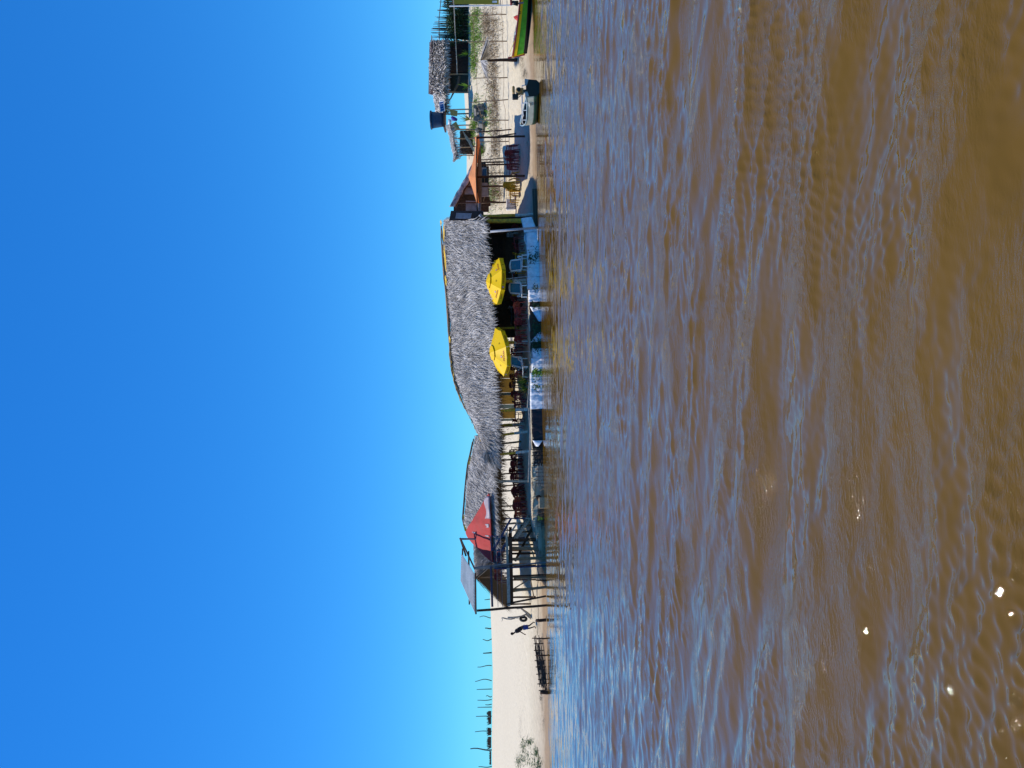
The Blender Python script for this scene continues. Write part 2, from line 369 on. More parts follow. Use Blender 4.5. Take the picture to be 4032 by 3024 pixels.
for lam in lams:
    k = 2*math.pi/lam
    sp = .24 if lam > .6 else (.42 if lam > .13 else .75)
    th = R(-90-20) + rs.normal(0, sp)          # mostly rolling in towards the camera, slightly across
    kx, ky = k*math.cos(th), k*math.sin(th); ph = rs.uniform(0, 6.28)
    slope = .030 if lam > .45 else (.048 if lam > .13 else .10)
    # local wavelength resolution fades with distance so the mesh never aliases
    warp = .7*np.sin(Xw*.8+ph)+.5*np.sin(Yw*.7+ph*2); grp_ = .55+.75*np.sin(Xw*.37+Yw*.21+ph*3)*np.sin(Yw*.33-Xw*.15+ph)
    patch = 1.0 if lam > .25 else PM; a = slope/k*grp_*patch
    fade = np.clip((lam/ (np.maximum(Yw, 1)*.008) - 1)/1.2, 0, 1)
    arg = kx*Xw + ky*Yw + ph + warp
    Zw += a*fade*np.sin(arg); q = (.55 if lam > .3 else .8)*a*fade*np.cos(arg); DX += q*math.cos(th); DY += q*math.sin(th)
calm = .30+.70*np.clip((yw(Xw)-Yw)/42, 0, 1)
edge = (np.abs(U) <= 1.0) & (Yw > .6)
Zw = np.where(edge, Zw*calm, 0); Xw = Xw+np.where(edge, DX*calm, 0); Yw2 = Yw+np.where(edge, DY*calm, 0)
river = raw_mesh('river_water', np.stack([Xw.ravel(), Yw2.ravel(), Zw.ravel()], 1), gfaces(len(yr), len(uu)), water_mat())
tag(river, kind='structure')
# the sheet winds the other way round
river.data.flip_normals()

# ------------------------------------------------------------------ thatch
def ruled(T, E, sag=.0):
    """T, E: lists of world points; returns S(t, v), v=0 at the eave, 1 at the ridge"""
    n = len(T)-1
    def S_(t, v):
        t = min(max(t, 0), 1)*n; i = min(int(t), n-1); f = t-i
        a = T[i].lerp(T[i+1], f); b = E[i].lerp(E[i+1], f)
        p = b.lerp(a, v); p = p + Vector((0, 0, -sag*math.sin(math.pi*min(max(v, 0), 1))))
        return p
    return S_
def thatch_roof(name, S_, parent, m, n=7000, rgh=.17, L=.55, wd=.045, nrm=Vector((0, -.65, .76)), slab=.12, seed=1, fringe=900, tr=(0, 1), skew=0, flen=.35):
    random.seed(seed); b = MB()
    def nn(t, v):
        e = .01; du = S_(min(t+e, 1), v)-S_(max(t-e, 0), v); dv = S_(t, min(v+e, 1))-S_(t, max(v-e, 0))
        q = du.cross(dv)
        if q.length < 1e-9: return nrm
        q.normalize()
        return q if q.dot(nrm) > 0 else -q
    b.grid(lambda u, v: S_(u, v)+Vector((0, 0, mnoise.noise(S_(u, v)*1.3)*.08)), 60, 10)
    b.grid(lambda u, v: S_(u, v)-nn(u, v)*slab, 30, 5)
    for i in range(n):
        t = random.random(); v = random.random()**.9; p = S_(t, v); N = nn(t, v)
        dn = (S_(t, max(v-.05, 0))-S_(t, min(v+.05, 1)))
        if dn.length < 1e-6: continue
        dn.normalize(); sd_ = dn.cross(N)
        sw = mnoise.noise(p*.45)*1.1 + skew
        d = (dn + sd_*(sw*.5+random.gauss(0, .24)) + N*random.uniform(-.02, rgh)).normalized()
        lump = .05+.07*mnoise.noise(p*1.1+Vector((5, 0, 0)))
        b.blade(p+N*(lump+random.uniform(-.02, .05)), d, N, L*random.uniform(.5, 1.3), wd*random.uniform(.5, 1.35), droop=random.uniform(.03, .25), seg=2)
    for i in range(fringe):
        t = random.random(); p = S_(t, random.uniform(0, .06)); N = nn(t, .02)
        dn = (S_(t, 0)-S_(t, .1)).normalized(); sd_ = dn.cross(N)
        d = (dn*.7+Vector((0, 0, -.55))+sd_*random.gauss(0, .35)).normalized()
        b.blade(p+N*random.uniform(-.12, .05), d, N, flen*random.uniform(.4, 1.4), wd*random.uniform(.5, 1.2), droop=.35, seg=2)
    return b.build(name, m, parent)

# ================================================================== main thatched bar
ED, RD = 49.3, 53.5
Tpx = [(1746, 866), (1746, 960), (1757, 1100), (1772, 1270), (1781, 1430), (1793, 1500), (1828, 1590), (1864, 1668), (1897, 1725), (1926, 1775)]
Epx = [(1902, 868), (1908, 980), (1922, 1100), (1935, 1260), (1938, 1420), (1940, 1520), (1943, 1600), (1944, 1680), (1942, 1750), (1940, 1810)]
E1 = [P(a, b, ED) for a, b in Epx]; T1 = []
for i, (a, b) in enumerate(Tpx):
    D = RD
    if i >= 5:
        for _ in range(6): D = ED + (P(a, b, D).z-E1[i].z)/(6.5-3.1)*4.2
    T1.append(P(a, b, D))
B1 = [Vector((T1[i].x, 2*T1[i].y-ED, 2.95)) if i < 5 else Vector((T1[i].x-.3, 2*T1[i].y-ED+.1, 2.9)) for i in range(len(T1))]
bar = thing('thatched_bar', 'large open riverside bar under a long grey palm thatch roof with yellow painted posts', 'beach bar', ground(3, 51))
S1 = ruled(T1, E1, -.10)
thatch_roof('thatch_roof', S1, bar, M['thatch'], n=19000, rgh=.24, L=.95, wd=.036, seed=3, fringe=1800, flen=.34)
S1b = ruled(T1, B1, -.05)
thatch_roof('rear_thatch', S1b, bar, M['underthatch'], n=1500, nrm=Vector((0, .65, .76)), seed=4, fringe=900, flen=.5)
# ridge: bundled palm stems and yellow plastic strips
random.seed(5); b = MB()
for k in range(9):
    i0 = random.uniform(0, .3); i1 = random.uniform(.38, .5)
    pts = [S1(t/9, 1)+Vector((0, random.uniform(-.1, .06), random.uniform(.02, .17))) for t in np.linspace(i0*9, i1*9+.3*k, 9)]
    b.tube(pts, random.uniform(.03, .055), 6)
for k in range(40):
    t = random.uniform(.0, .92); p = S1(t, .99)
    q = S1(min(t+random.uniform(.03, .09), .97), random.uniform(.93, 1.0))
    b.stick(p+Vector((0, -.06, random.uniform(.03, .18))), q+Vector((0, -.1, random.uniform(.02, .14))), .02, .012, .08, 4, 5)
b.build('ridge_poles', M['wood'], bar)
for (t0, t1, v0) in [(.02, .10, .90), (.115, .20, .90), (.0, .03, .985), (.37, .39, .95), (.21, .24, .93)]:
    b = MB(); b.grid(lambda u, v: S1(t0+(t1-t0)*u, v0+.0+(.035*math.sin(math.pi*u)+.008)*v)+Vector((0, -.16, .16+.02*math.sin(9*u))), 10, 1); b.build('yellow_strip', M['yellowribbon'], bar, thick=.01)
b = MB()
for k in range(22):
    t = random.uniform(.35, .95); p = S1(t, random.uniform(.95, 1.0))+Vector((0, -.12, .14))
    b.stick(p, p+Vector((random.uniform(-.5, .5), 0, random.uniform(-.12, .1))), .016, .01, .1, 3, 4)
tag(b.build('ridge_ties', M['yellowribbon'], bar), kind='stuff')
# eave beam
b = MB(); b.stick(E1[0]+Vector((0.2, .15, -.12)), E1[4]+Vector((0, .15, -.12)), .06, .05, .01, 8); b.stick(E1[4]+Vector((0, .15, -.12)), E1[9]+Vector((0, .15, -.12)), .05, .05, .01, 8)
b.build('eave_beam', M['wood'], bar)
b = MB()
for i in range(14):
    t = i/13*.97; b.stick(S1(t, .02)-Vector((0, -.1, .16)), S1(t, .97)-Vector((0, 0, .15)), .035, .03, .01, 3, 5); b.stick(S1b(t, .02)-Vector((0, .1, .16)), S1b(t, .97)-Vector((0, 0, .15)), .035, .03, .01, 3, 5)
b.build('rafters', M['darkwood'], bar)
def post(parent, top, ft, r, m1, m2=None, split=.62, name='post'):
    """pole from world top to world foot; lower part painted in m2"""
    top = Vector(top); ft = Vector(ft)
    mid = top.lerp(ft, split) if m2 else ft
    b = MB(); b.stick(top, mid, r*.92, r, .012, 5, 8); o = b.build(name, m1, parent, smooth=True)
    if m2: b = MB(); b.stick(mid, ft-Vector((0, 0, .15)), r*1.02, r*1.08, .012, 4, 8); b.build('painted_foot', m2, o, smooth=True)
    return o
bar_posts = [  # top px, foot px, radius, colours
    ((1905, 870), (2062, 868), .14, 'yellowpost', None), ((1900, 851), (2045, 846), .09, 'yellowpost', 'whitepost'),
    ((1930, 1112), (2072, 1104), .10, 'yellowpost', 'whitepost'), ((1940, 1352), (2078, 1346), .09, 'yellowpost', 'whitepost'),
    ((1945, 1293), (2045, 1290), .07, 'yellowpost', None), ((1945, 1553), (2060, 1548), .09, 'tealwood', None),
    ((1945, 1618), (2081, 1611), .09, 'yellowpost', 'whitepost'), ((1943, 1677), (2065, 1669), .08, 'yellowpost', 'whitepost'),
    ((1945, 1682), (2048, 1676), .045, 'wood', None),
    ((1941, 1718), (2077, 1699), .08, 'yellowpost', 'whitepost'), ((1948, 1752), (2053, 1738), .06, 'wood', None),
    ((1945, 1439), (2062, 1436), .06, 'wood', None)]
for tp, fp, r, c1, c2 in bar_posts:
    f_ = foot(*fp) if fp[1] > 900 else ground(P(fp[0], fp[1], 50.3).x, 50.35); post(bar, P(tp[0], tp[1], f_.y), f_, r*1.15, M[c1], M[c2] if c2 else None)
# gable boards and the sheet pinned on them
g1 = MB()
for i in range(6):
    a = 830+i*6.4; g1.quad(P(1775-(i*1.2), a, 50.4+i*.02), P(1775-(i*1.2), a+6.2, 50.4+i*.02), P(1903+(i), a+6.2, 50.4+i*.02), P(1903+(i), a, 50.4+i*.02))
gb = g1.build('gable_board', M['brownboard'], bar, thick=.03)
g1 = MB(); g1.quad(P(1797, 838, 50.3), P(1793, 860, 50.3), P(1853, 862, 50.3), P(1858, 840, 50.3)); g1.build('faded_sign_sheet', M['poster'], gb, thick=.01)
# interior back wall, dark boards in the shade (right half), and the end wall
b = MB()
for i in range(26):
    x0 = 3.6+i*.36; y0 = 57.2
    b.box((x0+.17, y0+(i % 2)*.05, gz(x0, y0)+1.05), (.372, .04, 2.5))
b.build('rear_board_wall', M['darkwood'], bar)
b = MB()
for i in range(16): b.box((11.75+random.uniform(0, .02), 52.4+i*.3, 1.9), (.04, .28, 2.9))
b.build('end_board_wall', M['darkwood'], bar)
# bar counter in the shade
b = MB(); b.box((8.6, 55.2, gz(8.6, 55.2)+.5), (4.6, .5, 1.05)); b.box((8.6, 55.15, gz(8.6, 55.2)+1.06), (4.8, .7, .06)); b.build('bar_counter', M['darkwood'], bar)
# ochre boards at the left rear of the bar
yb = thing('ochre_board_wall', 'ochre yellow board wall with green glass bottles set in it behind the left bar tables', 'wall', ground(-.3, 57.6))
for j, (s0, s1, m_) in enumerate([(1448, 1490, 'ochre'), (1491, 1546, 'ochre'), (1549, 1592, 'ochre'), (1593, 1609, 'glassgreen'), (1612, 1648, 'ochre'), (1649, 1658, 'glassgreen')]):
    b = MB(); a0 = P(1944+j, s0, 57.6); a1 = P(1990, s1, 57.6); zb = gz((a0.x+a1.x)/2, 57.6)
    b.box(((a0.x+a1.x)/2, 57.6, (a0.z+zb)/2-.05), (abs(a0.x-a1.x)-.02, .05, a0.z-zb+.1)); b.build('board_panel' if m_ == 'ochre' else 'bottle_glass_panel', M[m_], yb)

# ================================================================== second shelter with the red tarp
sh = thing('thatched_shelter', 'grey thatched dining shelter left of the bar with a red tarp over its left half', 'shelter', ground(-8, 51))
T2px = [(1872, 1715), (1860, 1775), (1846, 1833), (1838, 1909), (1832, 1985), (1826, 2056), (1840, 2087), (1862, 2117), (1896, 2155), (1926, 2185), (1952, 2208)]
E2px = [(1944, 1722), (1943, 1790), (1942, 1850), (1942, 1920), (1945, 1990), (1949, 2060), (1950, 2095), (1951, 2125), (1953, 2160), (1955, 2190), (1957, 2212)]
E2 = [P(a, b, 49.5) for a, b in E2px]; T2 = []
for i, (a, b) in enumerate(T2px):
    D = 52.9 if i < 6 else 52.9
    if i >= 6:
        for _ in range(6): D = 49.5 + max(P(a, b, D).z-E2[i].z, .02)/(5.2-3.2)*3.4
    elif i < 2: D = 52.4
    T2.append(P(a, b, D))
S2 = ruled(T2, E2, -.06)
thatch_roof('thatch_roof', S2, sh, M['thatch'], n=11000, rgh=.24, L=.95, wd=.036, seed=8, fringe=700, skew=.9, flen=.3)
B2 = [Vector((p.x, 2*p.y-49.5, 2.95)) for p in T2]
S2b = ruled(T2, B2, 0)
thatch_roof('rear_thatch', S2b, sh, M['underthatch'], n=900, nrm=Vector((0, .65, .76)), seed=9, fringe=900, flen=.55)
def vtop(u):   # tarp upper edge in v, as a function of the screen-side run u
    return float(np.interp(u, [.33, .52, .62, .68, 1], [.02, .66, .93, 1.0, 1.0]))
b = MB()
def tarpf(u, v):
    t = .33+.66*u; vt = vtop(t); q = S2(t, v*vt)
    return q + Vector((0, -.26, .30)) + Vector((0, -.3, .5))*(.06*mnoise.noise(q*1.6)+.03*mnoise.noise(q*5.0)) + Vector((0, -.02, -.06))*(1 if v < .02 else 0)
b.grid(tarpf, 70, 26); tp_ = b.build('red_tarp', M['redtarp'], sh, smooth=True, thick=.02)
for (t0, t1, v0, v1) in [(.345, .47, .0, .12), (.50, .54, .04, .12), (.60, .62, .5, .60), (.635, .65, .05, .16)]:
    b = MB(); b.grid(lambda u, v: tarpf((t0+(t1-t0)*u-.33)/.66, (v0+(v1-v0)*(v+.25*math.sin(u*7)*v))/max(vtop(t0+(t1-t0)*u), .05) if vtop(t0+(t1-t0)*u) > v1 else v)+Vector((0, -.03, .03)), 10, 4)
    b.build('worn_tarp_patch', M['greytarp'] if t0 > .6 else M['poster'], tp_, smooth=True, thick=.012)
b = MB()
for k in range(5):
    pts = [S2(t, 1)+Vector((0, -.05+.05*k, .08+.04*(k % 2))) for t in np.linspace(.02+.02*k, .55, 8)]; b.tube(pts, .04, 6)
b.build('ridge_poles', M['darkwood'], sh)
for t, h_ in [(.14, .1), (.17, .12), (.46, .1), (.53, .1), (.56, .06), (.62, .0), (.66, -.05)]:
    b = MB(); p = S2(t, .98)+Vector((0, -.15, .1+h_*.4)); b.grid(lambda u, v: p+Vector((-.45*u, -.04*math.sin(6*u), -.12*v-.1*u)), 4, 2); b.build('yellow_strip', M['yellowribbon'], sh, thick=.012)
b = MB(); b.stick(E2[2]+Vector((0, .12, -.1)), E2[-1]+Vector((-.4, .12, -.05)), .06, .055, .006, 8); b.stick(B2[1]+Vector((0, 0, -.05)), B2[-2]+Vector((0, 0, -.05)), .05, .05, .01, 6)
b.build('eave_beam', M['greywood'], sh)
sh_posts = [((1944, 1792), (2084, 1776), .09, 'yellowpost', 'whitepost'), ((1946, 1812), (2055, 1808), .06, 'wood', None), ((1958, 1868), (2040, 1862), .06, 'darkwood', None),
    ((1943, 1895), (2084, 1895), .085, 'greywood', None), ((1955, 1916), (2040, 1908), .06, 'wood', None), ((1960, 1934), (2045, 1931), .055, 'darkwood', None),
    ((1962, 1994), (2045, 1990), .055, 'darkwood', None), ((1955, 2012), (2050, 2008), .06, 'wood', None), ((1950, 2063), (2074, 2060), .07, 'greywood', None), ((1955, 2090), (2058, 2086), .06, 'wood', None), ((1962, 2205), (2060, 2205), .05, 'darkwood', None)]
for tp, fp, r, c1, c2 in sh_posts:
    f_ = foot(*fp); post(sh, P(tp[0], tp[1], f_.y), f_, r, M[c1], M[c2] if c2 else None)
for (a, b_) in [((1968, 1957), (2012, 2000)), ((1970, 2008), (2014, 2045)), ((1972, 2055), (2000, 2085))]:
    b = MB(); b.stick(P(a[0], a[1], 55), P(b_[0], b_[1], 55), .025, .03, .01, 3, 5); b.build('brace', M['darkwood'], sh)

# ================================================================== third roof behind the lookout
th3 = thing('open_gable_shelter', 'low palm roofed shelter with bare brown rafters showing behind the lookout platform', 'shelter', ground(-15, 57))
A = P(1872, 2276, 54); Bq = P(1994, 2398, 54); Dq = P(1866, 2140, 63.5); Cq = P(1996, 2290, 62)
SL = ruled([A, Dq], [Bq, Cq], .05)
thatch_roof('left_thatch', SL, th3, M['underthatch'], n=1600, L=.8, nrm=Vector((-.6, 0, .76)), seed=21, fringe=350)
Ar = P(1985, 2165, 52.3); Dr = P(1980, 2060, 62)
SR_ = ruled([A+Vector((0, 0, .05)), Dq+Vector((0, 0, .05))], [Ar, Dr], .1)
thatch_roof('right_thatch', SR_, th3, M['thatch2'], n=5000, rgh=.45, L=.7, wd=.08, nrm=Vector((.6, 0, .76)), seed=22, fringe=100)
b = MB()
for i in range(10):
    t = i/9; b.stick(SL(t, 0)-Vector((0, 0, .12)), SL(t, 1)-Vector((0, 0, .12)), .03, .03, .01, 3, 5)
for v in (.02, .3, .6, .95): b.stick(SL(0, v)-Vector((0, .1, .16)), SL(1, v)-Vector((0, 0, .16)), .03, .03, .01, 3, 5)
b.build('rafters', M['wood'], th3)
for q in (Bq+Vector((.25, .3, -.1)), Cq+Vector((.2, -.3, -.1)), Ar+Vector((-.2, .6, -.1)), A+Vector((-.05, .3, -.2)), A+Vector((.9, .2, -.9))):
    b = MB(); b.stick(q, ground(q.x, q.y, -.1), .06, .07, .01, 4, 7); b.build('post', M['wood'], th3)

# ================================================================== lookout platform
lk = thing('lookout_platform', 'weathered stilt lookout over the water with blue rails, stairs and a slanted zinc roof', 'platform', (-12, 47.5, 0))
FD = 46.7
def pl(sx0, sy0, sx1, sy1, D0, D1, r=None, wd=.1, ht=.04, m='darkwood', name='post', up=(0, 1, 0)):
    a = P(sx0, sy0, D0); c = P(sx1, sy1, D1); b = MB()
    if r: b.stick(a, c, r*1.25, r*1.3, .006, 5, 7)
    else: b.beam(a, c, wd, ht, up)
    return b.build(name, M[m], lk)
for t in [(1878, 2404, 2155, 2383, FD, FD, .06, 'darkwood'), (1868, 2236, 2018, 2218, FD, FD, .05, 'metal'), (1872, 2240, 2150, 2214, FD+.1, FD, .04, 'metal'), (1812, 2122, 2060, 2122, 51, 51, .05, 'metal'),
          (1992, 2126, 2156, 2120, 48, 48, .055, 'darkwood'), (1999, 2131, 2152, 2128, 48.2, 48, .04, 'darkwood'), (2015, 2158, 2155, 2163, 47.8, 47.8, .09, 'wood'),
          (2006, 2202, 2153, 2196, 47.5, 47.3, .08, 'wood'), (2020, 2268, 2152, 2263, FD+.5, FD+.5, .045, 'darkwood'), (2022, 2276, 2152, 2272, FD+.6, FD+.6, .055, 'wood'),
          (2020, 2326, 2153, 2311, FD+.2, FD+.2, .075, 'wood'), (2000, 2284, 2110, 2282, 50.5, 50.5, .04, 'darkwood'), (1998, 2352, 2110, 2350, 50.5, 50.5, .05, 'darkwood'), (1955, 2117, 2066, 2117, 50.6, 50.8, .05, 'bluewood'), (2110, 2284, 2152, 2286, FD, FD, .04, 'darkwood'), (2004, 2180, 2118, 2178, 50.3, 50.3, .06, 'darkwood'), (2004, 2226, 2110, 2228, 50.4, 50.4, .06, 'darkwood'), (2002, 2320, 2108, 2318, 50.4, 50.4, .05, 'darkwood'), (2010, 2145, 2110, 2144, 50.2, 50.2, .05, 'wood'), (2030, 2095, 2108, 2092, 49.5, 49.5, .05, 'darkwood'), (2050, 2070, 2108, 2068, 49.6, 49.6, .045, 'darkwood')]:
    pl(*t[:6], r=t[6], m=t[7])
pl(1948, 2238, 2150, 2228, FD, FD, wd=.05, ht=.24, m='bluewood', name='broad_post')
pl(1992, 2378, 2150, 2347, FD-.1, FD-.1, wd=.05, ht=.24, m='darkwood', name='leaning_board')
# deck
dz = P(2000, 2300, FD).z; b = MB()
for i in range(34):
    x0 = -13.9+i*.128; b.box((x0, 48.9, dz+.0+random.uniform(-.004, .004)), (.095, 3.0, .035))
b.build('deck_boards', M['greywood'], lk)
b = MB(); b.beam((-13.95, FD-.15, dz-.03), (-11.55, FD-.15, dz-.03), .05, .2); b.build('front_beam', M['tealwood'], lk)
b = MB(); b.beam((-11.5, FD+.1, dz+.0), (-9.55, FD+.9, dz+.03), .05, .15); b.build('front_beam', M['greywood'], lk)
b = MB()
for y_ in (FD+.0, 48.2, 50.2): b.beam((-13.9, y_+.02, dz-.22), (-9.7, y_+.02, dz-.2), .12, .2)
for x_ in (-13.6, -12.4, -11.3, -10.2): b.beam((x_, FD+.1, dz-.12), (x_, 50.4, dz-.12), .08, .14)
b.build('deck_joists', M['darkwood'], lk)
# rails
rz = P(1937, 2300, FD).z
b = MB(); b.beam((-14.0, FD-.05, rz), (-11.45, FD-.05, rz+.03), .05, .13); b.build('top_rail', M['bluewood'], lk)
b = MB()
for k, z_ in enumerate((rz, rz-.34, rz-.62, rz+.2*0)): b.tube([(-14.0, FD-.1, z_-.02), (-11.5, FD-.1, z_), (-9.7, FD+.6, z_+.05)], .017, 5)
b.build('rail_bars', M['metal'], lk)
pl(1932, 2111, 2000, 2111, 48.3, 48.3, wd=.05, ht=.14, m='bluewood', name='rail_post'); pl(1934, 2166, 1998, 2166, 48.1, 48.1, wd=.05, ht=.09, m='bluewood', name='rail_post')
pl(1930, 2112, 1937, 2168, 48.2, 48.05, wd=.05, ht=.09, m='bluewood', name='top_rail', up=(0, 0, 1))
pl(1938, 2166, 1972, 2118, 48.0, 48.1, wd=.05, ht=.1, m='bluewood', name='rail_brace', up=(0, 0, 1)); pl(1962, 2190, 1998, 2128, 48.4, 48.4, wd=.05, ht=.12, m='bluewood', name='rail_brace', up=(0, 0, 1))
# stairs to the right
st0, st1 = P(2026, 2128, 48.0), P(2106, 2040, 49.6); st1.z = gz(st1.x, st1.y)+.02
so = MB()
for dy_ in (0, .95): so.beam(st0+Vector((0, dy_, 0)), st1+Vector((0, dy_, 0)), .05, .22)
stair = so.build('stairs', M['greywood'], lk); b = MB()
for i in range(11):
    q = st0.lerp(st1, (i+.5)/11)+Vector((0, .47, .0)); b.box(q, (.22, .9, .035))
b.build('tread', M['darkwood'], stair)
b = MB()
for i in range(15):   # slats hung under the stairs
    q = st0.lerp(st1, i/15); q2 = q+Vector((0, .05, -.45+.2*i/15)); b.stick(q+Vector((0, .04, -.05)), q2, .02, .02, .05, 2, 4)
b.build('slat_skirt', M['wood'], stair)
pl(2028, 2210, 2096, 2076, 48.6, 49.2, wd=.06, ht=.16, m='darkwood', name='stair_beam', up=(0, 0, 1))
pl(1991, 2042, 2068, 2040, 49.3, 49.3, wd=.05, ht=.13, m='bluewood', name='newel_post'); pl(2068, 2041, 2113, 2039, 49.25, 49.25, wd=.06, ht=.12, m='greywood', name='newel_foot')
pl(1944, 2166, 2012, 2042, 48.1, 49.2, wd=.04, ht=.13, m='bluewood', name='hand_rail', up=(0, 0, 1)); pl(2008, 2100, 2046, 2046, 48.6, 49.15, wd=.04, ht=.1, m='greywood', name='mid_rail', up=(0, 0, 1))
# braces and cross rails under the deck
pl(2020, 2320, 2092, 2276, FD+.3, FD+.5, r=.035, m='wood', name='brace'); pl(2080, 2128, 2105, 2200, 47.9, 47.4, r=.03, m='wood', name='brace'); pl(2088, 2276, 2102, 2352, FD+.5, FD+.3, r=.03, m='wood', name='brace')
# zinc roof
c0, c1, c2, c3 = P(1871, 2413, FD), P(1869, 2262, FD), P(1817, 2180, 51.2), P(1815, 2286, 51.2)
c1b = P(1851, 2222, 48.2)
def zinc(u, v):
    a = c0.lerp(c1, u); c = c3.lerp(c2, u); p = a.lerp(c, v); return p+Vector((0, 0,   .04*math.sin(u*2*math.pi*12)))
b = MB(); b.grid(zinc, 136, 6); zr = b.build('zinc_roof', M['tin'], lk, smooth=True, thick=.008)
for a, c in [((1871, 2418), (1869, 2256)), ((1812, 2124), (1866, 2240)), ((1818, 2160), (1818, 2290)), ((1842, 2170), (1845, 2380))]:
    pl(a[0]+3, a[1], c[0]+3, c[1], FD if a[0] > 1860 else (51.2 if a[0] < 1830 else 49), FD if c[0] > 1860 else (51.2 if c[0] < 1830 else 49), r=.04, m='darkwood', name='roof_beam')
pl(1811, 2118, 1835, 2190, 51.3, 51.0, r=.05, m='darkwood', name='roof_beam')

# ================================================================== plastic furniture
def make_chair(name, m, label, group):
    t = thing(name, label, 'chair', (0, 0, 0), 0, group); b = MB()
    b.grid(lambda u, v: Vector(((u-.5)*.46, -.24+.46*v, .42-.02*math.sin(math.pi*u)+.015*(1-v)+(.02 if v > .9 else 0))), 6, 5); b.build('seat', m, t, True, .025, local=True)
    b = MB()
    def bk(u, v):
        a = (u-.5); wv = .50-.16*max(0, v-.55)**1.2; top = .02*0+(.0 if v < .99 else -.07*(abs(a)*2)**2)
        return Vector((a*wv, .22+.16*v-.09*(abs(a)*2)**2*.6, .46+.42*v+top))
    def cell(u0, u1, v0, v1): b.grid(lambda u, v: bk(u0+(u1-u0)*u, v0+(v1-v0)*v), 3, 3)
    cell(0, 1, .62, 1); cell(0, 1, 0, .12)
    for k in (0, .2, .4, .6, .86): cell(k, k+.14, .12, .62)
    b.build('backrest', m, t, True, .018, local=True)
    for sx_ in (-1, 1):
        for sy_ in (-1, 1):
            b = MB(); b.beam((sx_*.22, sy_*.2, .42), (sx_*.27, sy_*.27, 0), .05, .045, (0, 1, 0)); b.build('leg', m, t, local=True)
        b = MB(); b.tube([(sx_*.25, -.24, .42), (sx_*.29, -.24, .58), (sx_*.29, -.16, .645), (sx_*.28, .05, .65), (sx_*.25, .26, .66)], [.022, .022, .026, .026, .02], 6); b.build('armrest', m, t, True, local=True)
    regkids(t); return t
def make_table(name, m, label, group):
    t = thing(name, label, 'table', (0, 0, 0), 0, group); b = MB(); b.box((0, 0, .715), (.74, .74, .03)); b.box((0, 0, .68), (.7, .7, .05)); b.build('tabletop', m, t, local=True, bevel=.01)
    for sx_ in (-1, 1):
        for sy_ in (-1, 1):
            b = MB(); b.beam((sx_*.31, sy_*.31, .68), (sx_*.34, sy_*.34, 0), .055, .055, (0, 1, 0)); b.build('leg', m, t, local=True)
    regkids(t); return t
used = set()
def put(proto, p, rz, label, group=None, tilt=None, dz=0.0):
    loc = Vector(p)+Vector((0, 0, dz))
    if proto.name not in used:
        used.add(proto.name); proto.location = loc; proto.rotation_euler = (tilt[0] if tilt else 0, tilt[1] if tilt else 0, rz); proto['label'] = label
        if group: proto['group'] = group
        return proto
    return dup(proto, loc, rz, label, group, tilt)
cM = make_chair('plastic_armchair', M['maroon'], 'maroon plastic armchair', 'maroon plastic armchairs')
cR = make_chair('plastic_armchair', M['orangered'], 'red plastic armchair', 'bright red plastic armchairs')
cY = make_chair('plastic_armchair', M['chairyellow'], 'yellow plastic armchair', 'yellow plastic armchairs')
cW = make_chair('plastic_armchair', M['whiteplastic'], 'white plastic armchair', 'white plastic armchairs')
tM = make_table('plastic_table', M['maroon'], 'maroon plastic table', 'maroon plastic tables')
tY = make_table('plastic_table', M['chairyellow'], 'yellow plastic table', 'yellow plastic tables')

# main bar, in front
put(cR, foot(2071, 1204), R(172), 'red plastic armchair with its back to the river, right of the maroon tables')
put(cR, foot(2074, 1320), R(118), 'orange red plastic armchair standing sideways between the maroon tables and a white footed post')
put(cR, foot(2064, 1668), R(-70), 'bright red plastic armchair in the sun at the left end of the bar')
put(cM, foot(2066, 1640), R(80), 'maroon plastic armchair beside the bright red one at the left end of the bar')
put(tM, foot(2070, 1245), R(3), 'maroon plastic table right of the tilted orange red chair, nearest the waterside wall')
put(tM, foot(2070, 1283), R(-3), 'maroon plastic table behind the right side of the tilted orange red chair')
put(tM, foot(2068, 1574), R(5), 'maroon plastic table behind the spiky plants at the left of the bar')
put(tM, foot(2062, 1524), R(0), 'maroon plastic table just right of the grey green post behind the spiky plants')
put(cM, foot(2066, 1598), R(-100), 'maroon plastic armchair left of the table behind the spiky plants')
put(cM, foot(2060, 1553), R(190), 'maroon plastic armchair with its back to the river at the table behind the spiky plants')
put(cM, foot(2052, 1510), R(20), 'maroon plastic armchair facing the river in front of the ochre boards')
put(cM, foot(2054, 1490), R(-30), 'maroon plastic armchair half hidden behind the leftmost blue lounger')
put(cM, foot(2060, 1374), R(20), 'maroon plastic armchair under the left yellow parasol next to the white footed post')
put(cM, foot(2058, 1408), R(-20), 'maroon plastic armchair under the left yellow parasol beside its pole')
put(tM, foot(2064, 1392), R(0), 'maroon plastic table under the left yellow parasol')
put(cM, foot(2056, 1440), R(160), 'maroon plastic armchair with its back to the river behind the leftmost lounger')
put(cY, foot(2064, 1148), R(8), 'yellow plastic armchair facing the river behind the third lounger')
put(cY, foot(2062, 1040), R(5), 'yellow plastic armchair facing the river behind the second lounger')
put(tY, foot(2070, 1054), R(2), 'yellow plastic table behind the second lounger from the right')
put(cY, foot(2068, 1014), R(-85), 'yellow plastic armchair seen edge on, right of the yellow table')
put(cM, foot(2066, 976), R(-80), 'maroon plastic armchair in deep shade between the two rightmost loungers')
put(tM, foot(2064, 955), R(0), 'maroon plastic table in deep shade behind the rightmost lounger')
put(cM, foot(2062, 890), R(150), 'maroon plastic armchair in deep shade just left of the thick yellow post')
put(tM, foot(2060, 1082), R(0), 'maroon plastic table in the shade under the right yellow parasol')
